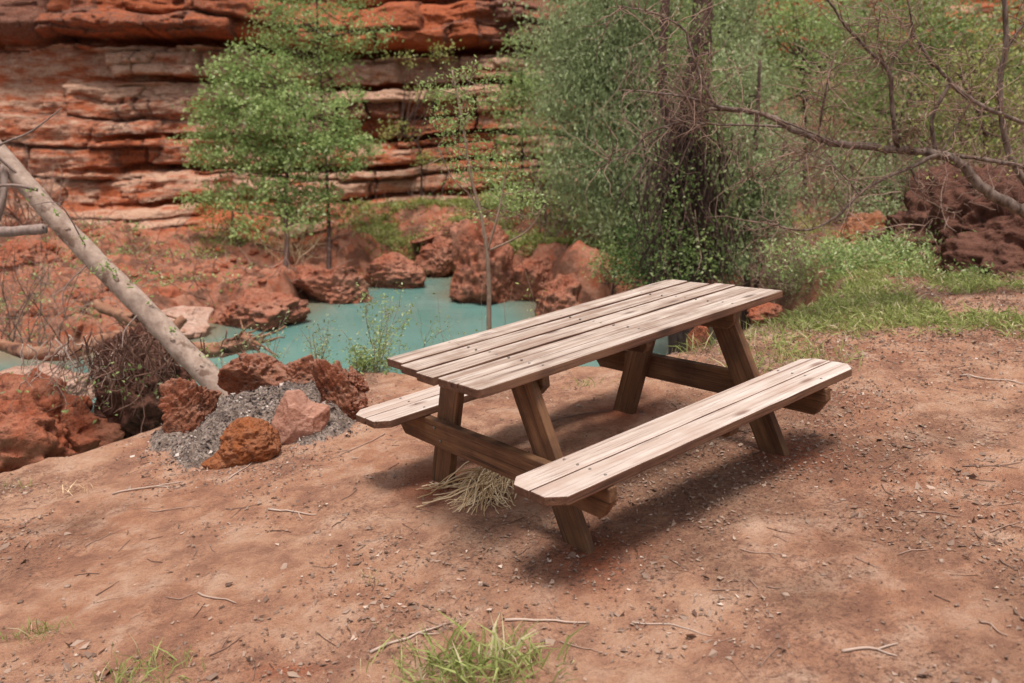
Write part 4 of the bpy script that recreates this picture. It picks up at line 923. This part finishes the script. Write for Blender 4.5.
brush('low grey-green bush at the back edge of the grass','low_bush','bush',gz(812,268,9.4),130,.42,.7,241,'twig',.003,4,None,'leaf_b',3800,.032,footr=.22,lasp=.3)
brush('broad bright green weed clump in front of the earth mound','low_bush','bush',gz(905,282,8.2),150,.36,.9,242,'straw',.003,3,None,'leaf_a',6500,.045,footr=.5,lasp=.4)
brush('bright green weed clump left of the broad one, nearer the orange bank','low_bush','bush',gz(872,272,8.6),90,.28,.9,243,'straw',.003,3,None,'leaf_a',3600,.045,footr=.35,lasp=.4)
# weeds at pool edge
def weed(label,px,py,top,Yd,n,seed,lm='leaf_a',nl=260,sp=.16,ls=.028,m='bark_sap'):
    nl*=3;n=int(n*1.4)
    b=gz(px,py,Yd);L=at(px,top,Yd)[2]-b[2];brush(label,'weed','weed',b,n,L,sp,seed,m,.0035,4,'weeds on the pool edge',lm,nl,ls,footr=.04,jit=.09,lasp=.4)
weed('tall feathery weed in front of the water left of the tabletop',375,372,292,6.35,10,251,nl=420)
weed('bushy green weed just above the left corner of the tabletop',405,372,330,6.4,9,252,nl=300)
weed('pale seeding weed behind the scorched ring rock',265,372,322,6.5,8,253,'leaf_c',nl=240)
weed('short green weed at the foot of the weed with feathery top',362,372,348,6.3,8,254,nl=200)
weed('reddish weed at the foot of the sapling on its left',470,345,305,6.6,10,255,'leaf_y',nl=200)
weed('thin weed stems close right of the sapling foot',505,340,292,6.6,7,256,'leaf_y',nl=120)
weed('thin pale weed standing between the ring rocks and the pool',318,376,318,6.4,5,257,'leaf_c',nl=110)
weed('low green weed beside the base of the leaning trunk',232,384,352,6.3,9,258,nl=200)
# ------------------------------------------------------------------ litter, twigs
r=np.random.default_rng(260)
n=190000;x=r.uniform(-4.5,6,n);y=r.uniform(1.8,8.2,n);q=P3(x,y);tl=(np.stack([x,y,GX*x],1)-CAM)@A+CT
w=.035+.65*sst(.02,.4,fbm(q*1.6,4,261))+.8*np.exp(-((tl[:,1]+.5)/.3)**2-((tl[:,0]+.0)/1.1)**4)+.55*sst(.6,2.4,x)*sst(-.25,.4,fbm(q*2.2,3,262))+.5*np.exp(-((x+.25)/.5)**2-((y-2.7)/.5)**2)+1.0*sst(4.6,5.8,y)*sst(.8,2,x)
w*=sst(-.05,.2,sdpoly(x,y,poly));k=r.uniform(0,1,n)<w*.55;x,y=x[k],y[k]
tn=np.clip(r.beta(1.6,2.4,len(x))+.0,0,1);tn=np.where(r.uniform(0,1,len(x))<.03,.88,tn*.85)
mb=MB();z=height(x,y)[0]+.007;big=np.where(r.uniform(0,1,len(x))<.07,2.1,1.)*.0165
V=np.stack([x,y,z],1);leaves(mb,V,big,.55,2.6,0,tn,r,dirs=np.stack([r.normal(size=len(x)),r.normal(size=len(x)),r.normal(size=len(x))*.2],1),jit=.14)
tag(mb.build('leaf_litter',M['litter'],smooth=False),'fine litter of dead leaf bits and bark chips over the dirt','litter',kind='stuff')
mb=MB();n=520;x=r.uniform(-3.5,4.5,n);y=r.uniform(2.,6.8,n);k=(sdpoly(x,y,poly)>.15)
for a,b_ in zip(x[k],y[k]):
    L=r.uniform(.03,.12);t=r.uniform(0,3.14);rr=r.uniform(.0008,.0022);e=np.array([math.cos(t),math.sin(t)])*L/2;m_=r.normal(size=2)*.006
    P=[(a-e[0],b_-e[1]),(a+m_[0],b_+m_[1]),(a+e[0],b_+e[1])];w_=np.array([(u,v,GX*u) for u,v in P]);hh=height(w_[:,0],w_[:,1])[0];w_[:,2]=hh+rr+.002;tube(mb,w_,rr,4,r.uniform(0,1))
tag(mb.build('twig_litter',M['twig']),'scatter of tiny broken twigs over the dirt','twigs',kind='stuff')
# pebbles
mb=MB();n=700;x=r.uniform(-3.5,4.5,n);y=r.uniform(2.,6.5,n);k=(sdpoly(x,y,poly)>.1);x,y=x[k],y[k];z=height(x,y)[0]
for a,b_,c_ in zip(x,y,z):
    V_,F_=CS[16]
    break
vv=np.array([[1,1,1],[1,1,-1],[1,-1,1],[1,-1,-1],[-1,1,1],[-1,1,-1],[-1,-1,1],[-1,-1,-1]])/1.5;ff=np.array([[0,2,3,1],[4,5,7,6],[0,1,5,4],[2,6,7,3],[0,4,6,2],[1,3,7,5]])
for a,b_,c_ in zip(x,y,z):
    s=r.uniform(.002,.009)*(2 if r.uniform()<.05 else 1);mb.add(vv*(1+r.normal(size=vv.shape)*.25)*np.array([s,s*.8,s*.5])+np.array([a,b_,c_+s*.2]),ff,r.uniform(.2,.85))
tag(mb.build('pebbles',M['litter']),'small pebbles and clods scattered on the dirt','pebbles',kind='stuff')
sticks=[(370,652,447,627,.006,'twig_pale','long pale stick running from the bottom grass tuft up to its left'),
(505,621,586,622,.006,'twig_pale','straight pale stick lying right of the big grass tuft'),
(632,621,712,635,.003,'twig_pale','thin light twig lying below the bench shadow'),
(842,656,899,650,.006,'twig_pale','short pale curved stick at the bottom right'),
(198,598,236,607,.005,'twig_pale','short whitish stick on the open dirt at lower left'),
(150,509,192,505,.004,'twig','dark twig lying flat left of the fire ring foreground'),
(268,511,316,517,.006,'twig_pale','tan stick below the rusty orange rock'),
(226,509,262,506,.003,'twig','small brown twig left of the tan stick'),
(84,545,121,526,.003,'twig','slanting brown twig on the left dirt'),
(112,493,182,482,.007,'twig_pale','root-like tan stick below the ash heap on the left'),
(96,595,118,582,.003,'twig','short dark twig at lower left'),
(210,657,244,640,.003,'twig','slanting dark twig near the bottom left of centre'),
(740,553,785,555,.003,'twig','straight dark twig right of the bench shadow'),
(855,561,880,572,.003,'twig','tiny slanting twig right of centre in the lower dirt'),
(905,510,962,514,.004,'twig','dark twig in the litter at the right'),
(962,468,1022,464,.004,'twig','long thin dark twig near the right edge'),
(978,625,1006,637,.005,'twig','short dark stick in the bottom right litter'),
(960,376,1024,385,.007,'twig_pale','grey fallen branch at the right edge below the grass'),
(990,529,1018,521,.004,'twig','short dark stick at the right edge'),
(550,424,632,404,.005,'twig','twig lying on the dirt under the table'),
(228,478,262,456,.004,'twig_pale','forked twig leaning against the rusty orange rock'),
(385,436,330,459,.004,'twig','small twig between the fire ring and the bench'),
(560,640,600,652,.003,'twig','faint thin twig at the bottom centre'),
(1000,560,1022,570,.004,'twig','dark chip of stick at the far right edge')]
for k,(a,b_,c,d,rr,m,lb) in enumerate(sticks):
    r=np.random.default_rng(300+k);p0=gp(a,b_);p1=gp(c,d);t=np.linspace(0,1,9)[:,None];w=p0*(1-t)+p1*t;s=unit(np.cross(p1-p0,[0,0,1]))
    w=w+s*(np.cumsum(r.normal(size=9))*.0025)[:,None];w[:,2]=height(w[:,0],w[:,1])[0]+rr*.8+.002
    mb=MB();tube(mb,w,rr*.8*np.linspace(1.1,.5,9),6,r.uniform(.3,.9),.3,k)
    if k%3==0:
        j=5;u=np.array([w[j],w[j]+(w[8]-w[j])*.3+s*.03,w[j]+(w[8]-w[j])*.6+s*.05]);u[:,2]=height(u[:,0],u[:,1])[0]+rr*.6+.002;tube(mb,u,[rr*.6,rr*.5,rr*.3],5,.5)
    tag(mb.build('stick',M[m],loc=tuple(w[0])),lb,'stick',group='sticks lying on the dirt')
# bigger pale stones / leaves
for k,(a,b_,s,lb) in enumerate([(717,466,0,''),(930,470,0,'')]): pass
# ------------------------------------------------------------------ light, world, camera
SE,SA=math.radians(66),None
sd=A@unit(np.array([-.06,-.26,1.15]))          # direction to the sun
el=math.asin(sd[2]);azm=math.atan2(sd[0],sd[1])
w=bpy.data.worlds.new('World');S.world=w;w.use_nodes=True;nt=w.node_tree
bg=nt.nodes['Background'];sky=nt.nodes.new('ShaderNodeTexSky');sky.sky_type='NISHITA';sky.sun_disc=False;sky.sun_elevation=el;sky.sun_rotation=azm;sky.air_density=1.;sky.dust_density=3.;sky.ozone_density=1.
bw=nt.nodes.new('ShaderNodeRGBToBW');cl_=nt.nodes.new('ShaderNodeMix');cl_.data_type='RGBA';cl_.inputs[0].default_value=.75
tn_=nt.nodes.new('ShaderNodeMix');tn_.data_type='RGBA';tn_.blend_type='MULTIPLY';tn_.inputs[0].default_value=1;tn_.inputs[7].default_value=(1,.955,.88,1)
nt.links.new(sky.outputs[0],bw.inputs[0]);nt.links.new(bw.outputs[0],tn_.inputs[6]);nt.links.new(sky.outputs[0],cl_.inputs[6]);nt.links.new(tn_.outputs[2],cl_.inputs[7])   # thin bright cloud over the sky
nt.links.new(cl_.outputs[2],bg.inputs[0]);bg.inputs[1].default_value=.125
L=bpy.data.lights.new('sun','SUN');L.energy=2.0;L.angle=math.radians(15);L.color=(1,.93,.84)
lo=bpy.data.objects.new('sun',L);COL.objects.link(lo);lo.rotation_euler=Vector((-sd).tolist()).to_track_quat('-Z','Y').to_euler()
cam=bpy.data.cameras.new('camera');co=bpy.data.objects.new('camera',cam);COL.objects.link(co);S.camera=co
cam.sensor_width=36;cam.lens=F/1024*36;cam.clip_end=500;cam.clip_start=.05
co.location=(0,0,CZ);co.rotation_euler=(math.radians(90)+PITCH,0,0)
cam.dof.use_dof=True;cam.dof.focus_distance=3.9;cam.dof.aperture_fstop=2.2
S.render.resolution_x=1024;S.render.resolution_y=683
S.view_settings.view_transform='Standard';S.view_settings.look='None';S.view_settings.exposure=.8;S.view_settings.gamma=1;S.view_settings.use_curve_mapping=False
S.render.engine='CYCLES'
